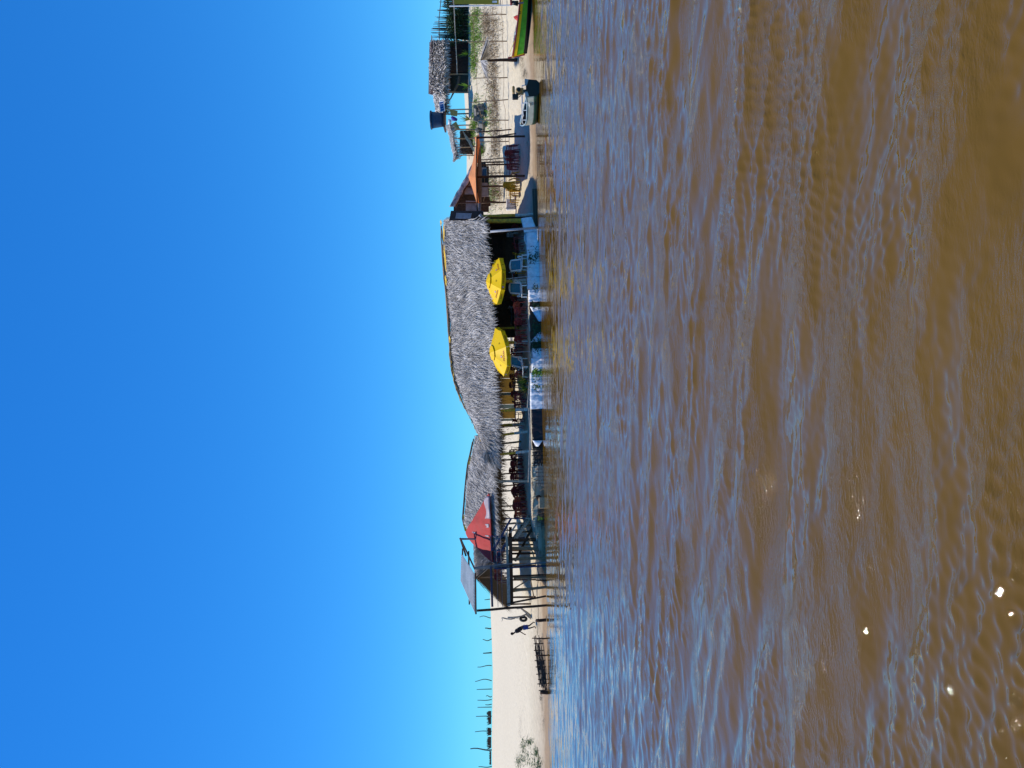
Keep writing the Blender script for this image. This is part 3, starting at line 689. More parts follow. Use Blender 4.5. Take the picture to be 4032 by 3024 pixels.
put(cW, foot(2040, 990), R(10), 'white plastic armchair at the back of the bar behind the two rightmost loungers')
put(cW, foot(2042, 930), R(-20), 'white plastic armchair at the back of the bar right of the grey pipe end')
put(cW, foot(2040, 1090), R(20), 'white plastic armchair at the back of the bar under the right yellow parasol')
put(cM, foot(2060, 1180), R(200), 'maroon plastic armchair in the shade beside the parked motorcycle')
for k, (fp, rz_, lb) in enumerate([((2076, 1226), 185, 'just left of the right hand yellow parasol, in the front row'), ((2077, 1262), 160, 'in front of the long maroon tables near the waterside wall'), ((2078, 1340), 200, 'directly right of the white footed post under the left parasol'),
      ((2079, 1478), 190, 'left of the leftmost lounger at the terrace edge'), ((2076, 1560), 170, 'at the table end left of the spiky plants'), ((2074, 1590), 20, 'beside the yellow post at the left of the covered wall')]):
    put(cM, foot(*fp), R(rz_), 'maroon armchair '+lb)
# second shelter
L2 = [((2050, 1778), 170, 'behind the rightmost white footed post of the red tarp shelter'), ((2054, 1800), -90, 'facing sideways left of the white footed post under the shelter'),
      ((2056, 1822), 20, 'third from the right under the red tarp shelter'), ((2060, 1846), 165, 'fourth from the right under the red tarp shelter'), ((2062, 1868), 5, 'by the thin dark post under the shelter'),
      ((2066, 1880), 190, 'right of the thick grey shelter post'), ((2068, 1918), 175, 'just left of the thick grey post of the shelter'), ((2070, 1942), -20, 'in front between grey post and blue newel'),
      ((2074, 1966), 172, 'in the front row at the centre of the dining shelter'), ((2076, 1990), 185, 'second from the blue newel post'), ((2078, 2014), 178, 'in the front row right beside the blue newel post')]
for k, (fp, rz_, lb) in enumerate(L2):
    f_ = foot(*fp); put(cM if k not in (8, 10) else cR, f_, R(rz_), ('maroon' if k not in (8, 10) else 'red')+' plastic armchair '+lb)
    if k in (3, 5, 7, 9): put(cM, f_, R(rz_), 'maroon armchair stacked on the one '+lb, dz=.16)
for k, (fp, lb) in enumerate([((2058, 1836), 'among the chairs right of the grey post'), ((2060, 1902), 'behind the thick grey post'), ((2066, 1955), 'in the middle of the front chairs'), ((2066, 2004), 'behind the red seats near the blue newel')]):
    put(tM, foot(*fp), R(5*k), 'maroon plastic table under the red tarp shelter '+lb)
for k, (fp, rz_, lb) in enumerate([((2058, 1790), 30, 'facing the river behind the rightmost white footed post'), ((2062, 1832), -150, 'turned away, between the thin dark post and the yellow one'), ((2066, 1894), 10, 'directly behind the thick grey shelter post'),
      ((2064, 1928), 15, 'in the back row left of the grey post'), ((2066, 1950), -10, 'in the back row, third left of the grey post'), ((2068, 1978), 12, 'in the back row behind the centre red seat'), ((2070, 2002), -15, 'in the back row near the blue newel'), ((2072, 2026), 170, 'squeezed against the blue newel post')]):
    put(cM, foot(*fp), R(rz_), 'maroon armchair '+lb)
# on the lookout
for k, (x_, y_, rz_, lb) in enumerate([(-11.25, 48.3, 30, 'beside the metal poles at the right of the lookout deck'), (-11.95, 48.2, 160, 'in the middle of the lookout deck behind the rails'), (-12.55, 48.0, -150, 'with rounded back near the left of the lookout deck')]):
    put(cR if k == 1 else cM, (x_, y_, dz+.02), R(rz_), ('red' if k == 1 else 'maroon')+' plastic armchair '+lb)
# orange canopy
for k, (fp, rz_, n_, lb) in enumerate([((2046, 586), 80, 3, 'stack right of the table under the orange awning'), ((2048, 606), 175, 3, 'middle stack by the table under the orange awning'), ((2048, 640), -85, 3, 'stack left of the table under the orange awning')]):
    f_ = foot(*fp)
    for j in range(n_): put(cM, f_, R(rz_), ['lowest', 'middle', 'top'][j]+' maroon armchair of the '+lb, dz=.15*j)
f_ = foot(2046, 622); put(tM, f_, 0, 'maroon plastic table between the chair stacks under the orange awning')
for k, (fp, rz_, n_, lb) in enumerate([((2050, 731), 0, 4, 'tall yellow stack under the orange awning'), ((2049, 752), 30, 2, 'low yellow stack left of the tall one')]):
    f_ = foot(*fp)
    for j in range(n_): put(cY, f_, R(rz_+178), ['lowest', 'second', 'third', 'top'][j]+' yellow armchair of the '+lb, dz=.15*j)
put(cY, foot(2047, 692), R(80), 'yellow plastic armchair edge on behind the front left pole of the orange awning')
put(tY, foot(2046, 775), R(0), 'yellow plastic table at the left edge of the orange awning')
put(cM, foot(2040, 668), R(-60), 'maroon plastic armchair right of the dark pole under the orange awning')
# far hut
put(cW, foot(1842, 288), R(-60), 'white plastic armchair on the porch of the far hut beside its middle post')
put(cW, foot(1842, 142), R(90), 'white plastic armchair right of the far hut in front of the stick fence')

# ------------------------------------------------------------------ blue and white loungers
def make_lounger():
    t = thing('sun_lounger', 'lounger', 'sun lounger', (0, 0, 0), 0, 'blue and white loungers facing the river'); W = M['whiteplastic']
    def arm(pts, r=.03): return [Vector(p) for p in pts]
    b = MB()
    def fr(fn, w0, w1, n=10):
        for (u0, u1, v0, v1) in [(0, .13, 0, 1), (.87, 1, 0, 1), (.13, .87, .87, 1), (.13, .87, 0, .06)]: b.grid(lambda u, v: fn(u0+(u1-u0)*u, v0+(v1-v0)*v), 4, 8)
    bkf = lambda u, v: Vector(((u-.5)*(.72-.10*max(0, v-.7)), .10+.40*v, .34+.74*v-.10*max(0, v-.8)*(abs(u-.5)*2)**2*5))
    fr(bkf, 0, 0); b.build('back_frame', W, t, True, .035, local=True)
    b = MB(); b.grid(lambda u, v: bkf(.13+.74*u, .06+.81*v)+Vector((0, .01+.04*math.sin(math.pi*u)*math.sin(math.pi*v), 0)), 6, 6); b.build('back_fabric', M['blueweb'], t, True, .008, local=True)
    b = MB(); stf = lambda u, v: Vector(((u-.5)*.70, .10-1.25*v, .34-.05*math.sin(v*2.4)))
    fr(stf, 0, 0); b.build('seat_frame', W, t, True, .035, local=True)
    b = MB(); b.grid(lambda u, v: stf(.13+.74*u, .06+.8*v)-Vector((0, 0, .03*math.sin(math.pi*u))), 6, 8); b.build('seat_fabric', M['blueweb'], t, True, .008, local=True)
    for s in (-1, 1):
        b = MB(); b.tube([(s*.36, .12, .34), (s*.42, .15, .50), (s*.43, .02, .57), (s*.42, -.30, .54), (s*.38, -.42, .40), (s*.34, -.44, .32)], [.03, .034, .036, .036, .034, .03], 7); b.build('armrest', W, t, True, local=True)
        for y_ in (.05, -1.0):
            b = MB(); b.beam((s*.32, y_, .33), (s*.34, y_-.03, 0), .05, .06, (0, 1, 0)); b.build('leg', W, t, local=True)
    regkids(t); return t
lo = make_lounger()
for (sx_, sy_, rz_, lb) in [((2060), 935, -4, 'white framed blue lounger furthest right, beside the grey pipe'), ((2062), 1040, 2, 'white framed blue lounger in front of the yellow chair and table'),
                            ((2066), 1136, -16, 'white framed blue lounger in dappled sun left of a yellow post under the right parasol'), ((2080), 1432, -30, 'white framed blue lounger turned towards the spiky plants, under the left parasol')]:
    p = P(sx_, sy_, 49.5); p = ground(p.x, 49.55); put(lo, p, R(rz_), lb)
for o in bpy.data.objects:
    if o.name.startswith('sun_lounger') and o.parent is None: o.scale = (1.14, 1.1, 1.1)
cushion = MB()

# ------------------------------------------------------------------ yellow parasols with red lettering
def text_mesh(txt, size):
    cu = bpy.data.curves.new('lettering', 'FONT'); cu.body = txt; cu.size = size; cu.align_x = 'CENTER'; cu.align_y = 'CENTER'; cu.extrude = .002; cu.resolution_u = 3; cu.offset = size*.018
    o = bpy.data.objects.new('tmp_text', cu); COL.objects.link(o); bpy.context.view_layer.update()
    me = bpy.data.meshes.new_from_object(o.evaluated_get(bpy.context.evaluated_depsgraph_get()))
    vs = [v.co.copy() for v in me.vertices]; fs = [tuple(p.vertices) for p in me.polygons]
    bpy.data.objects.remove(o); return vs, fs
def make_parasol(label, tip, tilt_x, tilt_y, spin, Rr, foot_p, ax=.62, seed=0):
    rt = thing('beer_parasol', label, 'parasol', foot_p, 0, 'yellow beer parasols')
    Mt = (Matrix.Rotation(R(tilt_y), 3, 'Y') @ Matrix.Rotation(R(tilt_x), 3, 'X'))
    W = lambda p: tip + Mt @ Vector(p)
    n = 8; vt = [Vector((Rr*math.cos(R(-90+spin+45*k)), Rr*math.sin(R(-90+spin+45*k)), -ax)) for k in range(n)]
    def panel(k, u, v, off=0):    # v 0 at rim, 1 at top
        a, c = vt[k], vt[(k+1) % n]; q = a.lerp(c, u)
        sag = .05*math.sin(math.pi*u)*(1-v)
        r = (1-v); p = Vector((q.x*r, q.y*r, -ax*(r**.98))); nrm_ = Vector((q.x, q.y, ax*2.4)).normalized()
        return p - Vector((0, 0, 1))*sag*.5 - Vector((q.x, q.y, 0)).normalized()*sag + nrm_*off
    b = MB()
    for k in range(n): b.grid(lambda u, v: W(panel(k, u, v*.93)), 8, 8)
    can = b.build('canopy', M['yellow'], rt, thick=.006)
    b = MB()
    for k in range(n): b.grid(lambda u, v: W(panel(k, u, .70+.30*v, .045*(1-v)+.02)), 5, 4)
    b.build('vent_cap', M['yellow'], can, thick=.006)
    def val(k, u, v, off=0):
        a, c = vt[k], vt[(k+1) % n]; q = panel(k, u, 0); o_ = Vector((q.x, q.y, 0)).normalized()
        return q + Vector((0, 0, -.27*v+.012*math.sin(u*9+k))) + o_*(.015*math.sin(u*6+k*2)*v + off)
    for k in range(n):
        b = MB(); b.grid(lambda u, v: W(val(k, .015+.97*u, v)), 8, 3); b.build('valance', M['yellow'], can, thick=.006)
    def put_text(k, txt, size, m_, where, vv=.5, uu_=.5):
        vs, fs = text_mesh(txt, size); a, c = vt[k], vt[(k+1) % n]; Lk = (c-a).length; b = MB(); pts = []
        for q in vs:
            u = uu_+q.x/Lk
            if where == 'val': p = val(k, u, vv-q.y/.27, .012)
            else: r_ = panel(k, .5, 0).length; v = vv+q.y/r_; u = uu_+q.x/(Lk*(1-vv)); p = panel(k, u, v, .022)
            pts.append(W(p))
        b.add(pts, fs); b.build('lettering', m_, can)
    def disc(k, rad, m_, where, vv, uu_, off=.012, name='emblem'):
        a, c = vt[k], vt[(k+1) % n]; Lk = (c-a).length; pts = []
        for i in range(20):
            x_, y_ = rad*math.cos(i*math.pi/10), rad*math.sin(i*math.pi/10)
            if where == 'val': pts.append(W(val(k, uu_+x_/Lk, vv-y_/.27, off)))
            else: pts.append(W(panel(k, uu_+x_/(Lk*(1-vv)), vv+y_/1.7, off+.012)))
        b = MB(); b.add(pts, [tuple(range(20))]); b.build(name, m_, can)
    rim_front = min(range(n), key=lambda k: (vt[k]+vt[(k+1) % n]).y)
    b = MB()
    for k in range(n): b.tube([W(panel(k, 0, v)-Vector((0, 0, .02))) for v in (0, .3, .6, .95)], .009, 5)
    b.build('ribs', M['metal'], rt)
    b = MB(); b.tube([foot_p, foot_p.lerp(tip, .5), W((0, 0, .03))], .02, 8); b.build('pole', M['pvc'], rt)
    b = MB(); b.lathe(W((0, 0, .03)), [(.03, -.03), (.035, .0), (.02, .05), (.008, .07)], 10); b.build('finial', M['darkwood'], rt)
    return rim_front, put_text, disc, n
tip1 = P(1914, 1107, 48.6); fp1 = ground(tip1.x+.35, 48.55)
fr_, T_, D_, n = make_parasol('right hand yellow beer parasol with DEVASSA on its front valance', tip1, 15, 3, -24+0, 1.62, fp1, .66)
T_(fr_, 'DEVASSA', .17, M['red'], 'val', .5, .56); D_(fr_, .085, M['red'], 'val', .5, .12); D_(fr_, .045, M['whiteprint'], 'val', .5, .12, .016)
T_((fr_+1) % n, 'DEVASSA', .15, M['red'], 'top', .16, .5); D_((fr_+1) % n, .08, M['red'], 'top', .30, .4); D_((fr_+1) % n, .04, M['whiteprint'], 'top', .30, .4, .016)
T_((fr_-1) % n, 'DEVASSA', .16, M['red'], 'top', .17, .5); D_((fr_-1) % n, .08, M['red'], 'top', .3, .5); D_((fr_-1) % n, .045, M['whiteprint'], 'top', .3, .5, .016)
T_(fr_, 'D', .16, M['darkprint'], 'top', .33, .45); T_((fr_-1) % n, 'DEVASSA', .1, M['red'], 'val', .5, .5); T_((fr_+1) % n, 'D', .12, M['darkprint'], 'val', .5, .5)
tip2 = P(1928, 1391, 48.0); fp2 = foot(2092, 1384); fp2.y = max(fp2.y, 48.25)
fr_, T_, D_, n = make_parasol('left hand yellow beer parasol tilted towards the river above the leftmost lounger', tip2, 17, -7, 7, 1.62, fp2, .66)
T_(fr_, 'DEVASSA', .17, M['red'], 'top', .16, .5); D_(fr_, .085, M['red'], 'top', .31, .4); D_(fr_, .045, M['whiteprint'], 'top', .31, .4, .016)
T_((fr_-1) % n, 'DEVASSA', .16, M['red'], 'val', .5, .58); D_((fr_-1) % n, .085, M['red'], 'val', .5, .15); D_((fr_-1) % n, .045, M['whiteprint'], 'val', .5, .15, .016)
T_((fr_-1) % n, 'D', .15, M['darkprint'], 'top', .3, .5); T_((fr_+1) % n, 'DEVASSA', .14, M['red'], 'val', .5, .5); T_((fr_+1) % n, 'D', .15, M['darkprint'], 'top', .3, .5); T_(fr_, 'devassa', .07, M['red'], 'val', .5, .6)

# ------------------------------------------------------------------ plastic sheets over the waterside wall
def wx(sy, D): return P(2100, sy, D)
def wall_y(x): return float(yw(x))-.12
random.seed(12)
def sheet(name, label, cat, syA, syB, top=0.75, bot=-.05, m='sheet', topA=None, topB=None, botA=None, botB=None, lip=.3, seed=0, group=None, out=0.0, amp=1.0):
    xa, xb = P(2100, syA, 49).x, P(2100, syB, 49).x; b = MB()
    tA = top if topA is None else topA; tB = top if topB is None else topB; bA = bot if botA is None else botA; bB = bot if botB is None else botB
    def f(u, v):
        x = xa+(xb-xa)*u; zt = tA+(tB-tA)*u; zb = bA+(bB-bA)*u
        if v > .85: k = (v-.85)/.15; z = zt+.02; y = wall_y(x)+k*lip
        else: k = v/.85; z = zb+(zt-zb)*k; y = wall_y(x)-.22*(1-k)-.02
        nz_ = mnoise.noise(Vector((x*2.2+seed, z*.8, seed)))*.10+mnoise.noise(Vector((x*6+z*3, z*2.5+seed, 3)))*.05+mnoise.noise(Vector((x*14, z*5+seed, 3)))*.015
        return Vector((x+.02*mnoise.noise(Vector((z*4, seed, x))), y-out-abs(nz_)*amp, max(z, -.2)+nz_*.15))
    b.grid(f, 36, 16); o = b.build(name, M[m], smooth=True, thick=.008); tag(o, label, cat, group); return o
grp = 'plastic sheets hung over the river wall'
for a in [(908, 846, .74, 0.0, 'sheet', dict(topA=.86, topB=1.05, botB=.35, seed=1), 'rightmost pale blue sheet, pulled to a high corner below the thick yellow post'),
          (985, 908, .74, -.05, 'sheet', dict(seed=2), 'smooth pale blue sheet on the wall under the rightmost lounger'),
          (1042, 986, .72, -.05, 'sheet', dict(seed=3), 'pale blue sheet overgrown by a dark leaved creeper, right of the plain panel'),
          (1097, 1043, .74, -.05, 'sheet', dict(seed=4), 'plain pale blue sheet panel directly in front of the second lounger'),
          (1146, 1098, .76, -.1, 'sheetw', dict(seed=5, amp=1.5), 'crumpled whitish sheet below the third lounger, tied with pale cord'),
          (1196, 1147, .7, -.08, 'sheet', dict(seed=6, amp=1.6), 'wrinkled blue sheet with a folded white strip below the dappled lounger'),
          (1272, 1215, .58, -.05, 'sheet', dict(topA=.05, topB=.62, seed=7), 'torn triangular blue sheet slumping to a point in front of the maroon table'),
          (1350, 1312, .6, -.05, 'sheet', dict(topA=.62, topB=.08, seed=8), 'small triangular blue sheet rising to the post left of the creepers'),
          (1412, 1375, .52, -.05, 'sheetw', dict(seed=9, amp=1.5), 'dull clear sheet hanging over the wall right of the bright green plant'),
          (1470, 1413, .6, -.05, 'sheet', dict(seed=10, amp=1.4), 'bluish sheet behind the bright green plant at the waterline'),
          (1541, 1471, .7, -.1, 'sheetw', dict(seed=11, amp=2.0), 'shiny clear sheet full of wrinkles below the spiky plants'),
          (1608, 1542, .72, -.1, 'sheet', dict(seed=12), 'smooth pale blue sheet at the left end of the covered wall'),]:
    sheet('plastic_sheet', a[6], 'plastic sheet', a[0], a[1], a[2], a[3], a[4], group=grp, **a[5])
for a in [(1672, 1609, .66, -.08, dict(seed=20, amp=.9), 'black plastic sheet on the wall, the one next to the pale blue panels'), (1727, 1673, .64, -.08, dict(seed=21), 'black plastic sheet on the wall beside the white rag'),]:
    sheet('plastic_sheet', a[5], 'plastic sheet', a[0], a[1], a[2], a[3], 'blacksheet', group='black sheets on the river wall', **a[4])
sheet('rag', 'white cloth rag snagged on the woven stick wall beside the black plastic', 'rag', 1750, 1728, .62, .15, 'sheetw', topA=.45, topB=.64, botA=.3, botB=.0, seed=30, out=.1, lip=.1)
# dark earth core of the river wall (continuous timber and soil)
b = MB(); n_ = 60
vs = []
for i in range(n_+1):
    x = -4.2+i*(14.4)/n_; y = float(yw(x))+.05
    for (dy, z) in ((-.02, -.5), (-.02, .62+.04*math.sin(i*1.7)), (.55, .66)): vs.append((x, y+dy, z))
fs = []
for i in range(n_):
    for k in range(2): fs.append((i*3+k, i*3+k+1, (i+1)*3+k+1, (i+1)*3+k))
b.add(vs, fs); tag(b.build('river_wall', M['darkwood'], thick=.06), 'low dark timber retaining wall at the waterline holding up the bar terrace', 'wall')
# black strip standing in for the shade under the eroded bank edge
b = MB()
for k in range(2): b.beam((10.2+.3*k, yw(10.2)-.1+.03*k, .02+.16*k), (13.4, 51.0+.03*k, .02+.16*k), .05, .15)
tag(b.build('bank_shade_strip', M['black']), 'black strip for the shade under the eroded bank edge right of the blue sheets', 'edging')
# handrail poles along the top of the wall
for (a, c, lb, r_, m_) in [((2098, 1345), (2076, 1608), 'long bleached pole lying along the top of the wall right of the left parasol pole', .035, 'drift'), ((2092, 1385), (2102, 1480), 'bleached pole lying on the wall below the leftmost lounger', .03, 'drift'),
                       ((2082, 1606), (2092, 1772), 'white pole lying along the top of the black plastic', .035, 'drift'), ((2088, 1690), (2080, 1900), 'pale pole lying on the wall above the woven sticks', .03, 'drift'), ((2087, 1480), (2085, 1600), 'pale pole edging the covered wall below the spiky plants', .03, 'drift')]:
    b = MB(); A_ = P(a[0], a[1], 48.0); C_ = P(c[0], c[1], 47.9); b.stick(A_, C_, r_, r_*.8, .004, 6, 7); tag(b.build('rail_pole', M[m_], smooth=True), lb, 'pole', 'poles along the river wall')
for (a, c, lb) in [((2094, 1181), (2118, 1187), 'short sawn log lying end on at the terrace edge behind the torn blue sheet')]:
    b = MB(); p0 = P(2087, 1205, 48.3); b.tube([p0, p0+Vector((-.1, .9, .05))], .075, 12); tag(b.build('sawn_log', M['drift']), lb, 'log')
# woven stick walls
def woven(name, label, cat, sy0, sy1, D0, D1, z0, z1, nh, nvt, r=.016, m='twig', seed=0, post_r=.03, tilt=0.0, rail=None, zr=None):
    random.seed(seed); t = thing(name, label, cat, P(2120, (sy0+sy1)/2, D0)); a = P(2100, sy0, D0); c = P(2100, sy1, D1)
    b = MB()
    for i in range(nh):
        f = (i+.5)/nh; za = z0+(z1-z0)*f
        zb = (zr[0]+(zr[1]-zr[0])*f) if zr else za
        u0 = random.uniform(-.01, .15); u1 = random.uniform(.8, 1.03)
        if random.random() < .3: u0 = random.uniform(0, .5)
        pts = []
        for j in range(10):
            u = u0+(u1-u0)*j/9; q = a.lerp(c, u); pts.append(Vector((q.x, q.y+.03*math.sin(u*nvt*3.14+i*3.14)-.02, za+(zb-za)*u+random.uniform(-.018, .018))))
        b.tube(pts, [r*random.uniform(.6, 1.3) for _ in pts], 5)
    b.build('woven_sticks', M[m], t)
    for j in range(nvt):
        u = (j+.3+random.uniform(0, .4))/nvt; q = a.lerp(c, u); zt = z1+(0 if not zr else (zr[1]-z1)*u)
        b = MB(); b.stick((q.x, q.y, -.5), (q.x+random.uniform(-.04, .04), q.y-.02, zt+random.uniform(.03, .14)), post_r*random.uniform(.8, 1.2), post_r, .02, 4, 6); b.build('stake', M['darkwood'], t)
    return t
woven('woven_stick_wall', 'dark woven stick wall at the waterline left of the black plastic', 'fence', 1746, 1842, 47.6, 47.5, .0, .62, 20, 7, .019, 'black', 1)
woven('woven_stick_wall', 'low loose stick wall at the waterline in front of the grey shelter post', 'fence', 1824, 1914, 47.3, 47.3, .0, .42, 13, 6, .02, 'greywood', 2)
woven('stick_groyne', 'long fence of stacked sticks running along the water left of the man', 'fence', 2502, 2732, 48.9, 46.8, .25, .80, 17, 10, .024, 'twig', 3, .035, zr=(.0, .48))
b = MB(); q = P(2132, 2728, 46.6); b.stick((q.x-.02, q.y, -.4), (q.x+.03, q.y, .50), .10, .105, .01, 4, 10); tag(b.build('mooring_stump', M['darkwood'], smooth=True), 'thick black stump at the far left end of the stick fence', 'stump', 'stumps standing in the shallows')
for (s_, t_, lb, r_) in [(2110, 2442, 'thick broken stump in the shallows below the driftwood tree', .11), (2113, 2514, 'thin dark stake in the shallows below the right end of the stick fence', .045), (2112, 2580, 'thin dark stake in the shallows beside the stick fence middle', .045)]:
    q = P(s_, t_, 47.2); b = MB(); b.stick((q.x, q.y, -.4), (q.x-.03, q.y, q.z), r_, r_*.9, .02, 4, 9); tag(b.build('mooring_stump', M['darkwood'], smooth=True), lb, 'stump', 'stumps standing in the shallows')
# ropes
for (a, c, lb) in [((2115, 2000), (2116, 2500), 'thin dark rope strung low along the shore from the stairs to the stick fence'), ((2119, 1906), (2121, 2050), 'thin line sagging along the shore below the dining shelter')]:
    A_, C_ = P(a[0], a[1], 47.9), P(c[0], c[1], 48.2); b = MB()
    b.tube([A_.lerp(C_, t)+Vector((0, 0, -.06*math.sin(math.pi*((t*3) % 1)))) for t in np.linspace(0, 1, 25)], .013, 5); tag(b.build('rope', M['rope']), lb, 'rope')
b = MB()
random.seed(31)
for k in range(16):
    x0 = P(2120, random.uniform(1990, 2095), 47.6).x; b.stick((x0, 47.3+random.uniform(-.1, .4), -.1), (x0+random.uniform(-.25, .25), 47.4, random.uniform(.25, .5)), .018, .012, .05, 3, 5)
for k in range(9):
    x0 = P(2120, random.uniform(2040, 2090), 47.6).x; b.beam((x0, 47.5, .12+.04*k), (x0+.9, 47.5, .13+.04*k), .02, .02)
tag(b.build('stick_pile', M['twig']), 'pile of broken sticks and slats in the mud at the foot of the stairs', 'sticks')
b = MB(); b.tube([P(2118, 1955, 47.9), P(2122, 1962, 47.8), P(2128, 1970, 47.7)], [.16, .2, .1], 9); tag(b.build('driftwood_root', M['darkwood']), 'dark root lump half buried in the wet sand left of the stick walls', 'driftwood')
b = MB(); q = P(2145, 1982, 47.0); b.box((q.x, 47.25, .12), (.7, .3, .45)); tag(b.build('mud_step', M['straw'], bevel=.05), 'worn pale sand block at the waterline with small holes', 'block')

# grey pipe standing in the water by the bar
b = MB(); b.tube([P(1930, 912, 48.6), P(2122, 896, 48.6)], .075, 10); o = b.build('standing_pipe', M['pvc'], smooth=True); tag(o, 'tall grey square pipe standing in the water in front of the rightmost lounger', 'pipe')
b = MB(); b.tube([P(1889, 845, 50.0), P(1893, 850, 50.0), P(1902, 857, 50.1)], [.11, .11, .09], 9); tag(b.build('gutter_elbow', M['pvc']), 'short grey pipe elbow under the right end of the bar roof', 'pipe')

# motorcycle in the bar shade
mc = thing('motorcycle', 'black motorcycle parked in the shade behind the maroon table, headlight towards the left', 'motorcycle', foot(2058, 1235)); q0 = ORG[mc.name]
for dx in (-.62, .62):
    Mx = Matrix.Rotation(R(90), 3, 'X'); b = MB()
    b.lathe(q0+Vector((dx, 0, .3)), [(.19, -.05), (.28, -.05), (.30, -.02), (.30, .02), (.28, .05), (.19, .05)], 20, Mx); wv = b.build('wheel', M['rubber'], mc)
    b = MB(); b.lathe(q0+Vector((dx, 0, .3)), [(.03, -.06), (.19, -.02), (.19, .02), (.03, .06)], 14, Mx); b.build('rim', M['metal'], wv)
b = MB(); b.tube([q0+Vector(p) for p in [(.62, 0, .3), (.5, 0, .6), (.4, 0, .95)]], .03, 6); b.tube([q0+Vector(p) for p in [(.45, -.33, .98), (.38, 0, 1.02), (.45, .33, .98)]], .018, 6); b.build('handlebar', M['metal'], mc)
b = MB(); b.tube([q0+Vector(p) for p in [(.42, 0, .72), (.2, 0, .80), (-.05, 0, .74)]], [.1, .17, .1], 9); b.build('fuel_tank', M['black'], mc, True)
b = MB(); b.tube([q0+Vector(p) for p in [(0, 0, .74), (-.3, 0, .76), (-.75, 0, .82)]], [.1, .13, .08], 8); b.build('seat', M['black'], mc, True)
b = MB(); b.box(q0+Vector((.05, 0, .42)), (.45, .25, .35)); b.tube([q0+Vector((-.1, -.15, .3)), q0+Vector((-.8, -.18, .4))], .05, 7); b.build('engine', M['metal'], mc, bevel=.04)
b = MB(); b.lathe(q0+Vector((.52, 0, .88)), [(.02, -.05), (.09, 0), (.1, .06)], 12, Matrix.Rotation(R(-90), 3, 'Y')); b.build('headlight', M['metal'], mc)

# ------------------------------------------------------------------ plants
def spiky(name, label, c, nl, L, seed, mats=('leaf', 'leafyellow'), wd=.05, elev=(10, 80), cat='plant', group=None):
    random.seed(seed); t = thing(name, label, cat, c, 0, group); c = Vector(c)
    for j, m_ in enumerate(mats):
        b = MB()
        for i in range(nl if j == 0 else nl//3):
            a = random.uniform(0, 6.283); e = R(random.uniform(*elev)); d = Vector((math.cos(a)*math.cos(e), math.sin(a)*math.cos(e), math.sin(e)))
            b.blade(c+Vector((0, 0, .15))+d*.03, d, Vector((0, 0, 1)), L*random.uniform(.55, 1.1), wd*random.uniform(.7, 1.2), droop=random.uniform(.1, .6), seg=5)
        b.build('leaves', M[m_], t)
    b = MB(); b.stick(c-Vector((0, 0, .1)), c+Vector((0, 0, .22)), .06, .04, .02, 3, 7); b.build('stem', M['wood'], t); return t
spiky('yucca_plant', 'tallest spiky yellow green plant, just left of the leftmost lounger', ground(P(2080, 1500, 48.6).x, 48.6), 46, .95, 1, ('leaf', 'leafyellow'), group='spiky plants on the terrace edge')
spiky('yucca_plant', 'spiky orange centred plant on the terrace edge, the lower left one above the clear sheet', ground(P(2080, 1532, 48.5).x, 48.5), 50, .7, 2, ('leaf', 'leafyellow'), group='spiky plants on the terrace edge')
spiky('yucca_plant', 'dark thin spiky plant between the two brighter ones above the clear sheet', ground(P(2080, 1514, 49.0).x, 49.0), 30, .9, 3, ('leafdark',), group='spiky plants on the terrace edge')
def creeper(name, label, sy0, sy1, n, m, z0=.0, z1=.7, seed=0, sz=.09, group=None):
    random.seed(seed); b = MB(); t = thing(name, label, 'creeper', P(2110, (sy0+sy1)/2, 47.5), 0, group)
    for i in range(n):
        s_ = random.gauss((sy0+sy1)/2, (sy1-sy0)/3.4); z = random.uniform(z0, z1); x = P(2100, s_, 48).x; y = wall_y(x)-.22*(1-z/.75)-random.uniform(.06, .2)
        a = random.uniform(0, 6.28); d = Vector((math.cos(a), -.4, math.sin(a)))
        b.blade((x, y, z), d, Vector((random.uniform(-.5, .5), -1, .4)), sz*random.uniform(.7, 1.6), sz*random.uniform(.6, 1.2), droop=.1, seg=3)
    b.build('leaves', M[m], t); b = MB()
    for k in range(4):
        s_ = random.uniform(sy0, sy1); x = P(2100, s_, 48).x; b.tube([(x, wall_y(x)+.05, z1+.08), (x+random.uniform(-.1, .1), wall_y(x)-.12, (z0+z1)/2), (x+random.uniform(-.4, .4), wall_y(x)-.27, z0+.02)], .01, 5)
    b.build('vine', M['twig'], t); return t
gc = 'creepers on the sheeted wall'
creeper('creeper_plant', 'dark leaved creeper spreading over the blue sheet right of the plain panel', 972, 1030, 75, 'leafdark', .03, .66, 1, group=gc)
creeper('creeper_plant', 'small green creeper low on the crumpled sheet below the third lounger', 1124, 1146, 26, 'leafdark', .1, .5, 2, group=gc)
creeper('creeper_plant', 'creeper with dark gaps left of the folded white strip under the red chair', 1192, 1216, 60, 'leafdark', .0, .5, 3, group=gc)
creeper('creeper_plant', 'dense dark creeper in the gap between the two triangular blue sheets', 1272, 1316, 150, 'leafdark', .0, .5, 4, group=gc)
creeper('creeper_plant', 'grey green creeper left of the small triangular blue sheet', 1334, 1384, 130, 'leafdark', .0, .6, 5, group=gc)
creeper('creeper_plant', 'bright green leafy plant hanging at the waterline below the leftmost lounger', 1456, 1482, 90, 'leafbright', .0, .55, 6, .11, group=gc)
creeper('creeper_plant', 'sparse green shoots poking through the clear wrinkled sheet below the spiky plants', 1502, 1538, 26, 'leaf', .1, .6, 7, group=gc)
creeper('creeper_plant', 'few green leaves low at the foot of the stairs', 2026, 2040, 30, 'leafbright', .1, .4, 8, .07, group=gc)
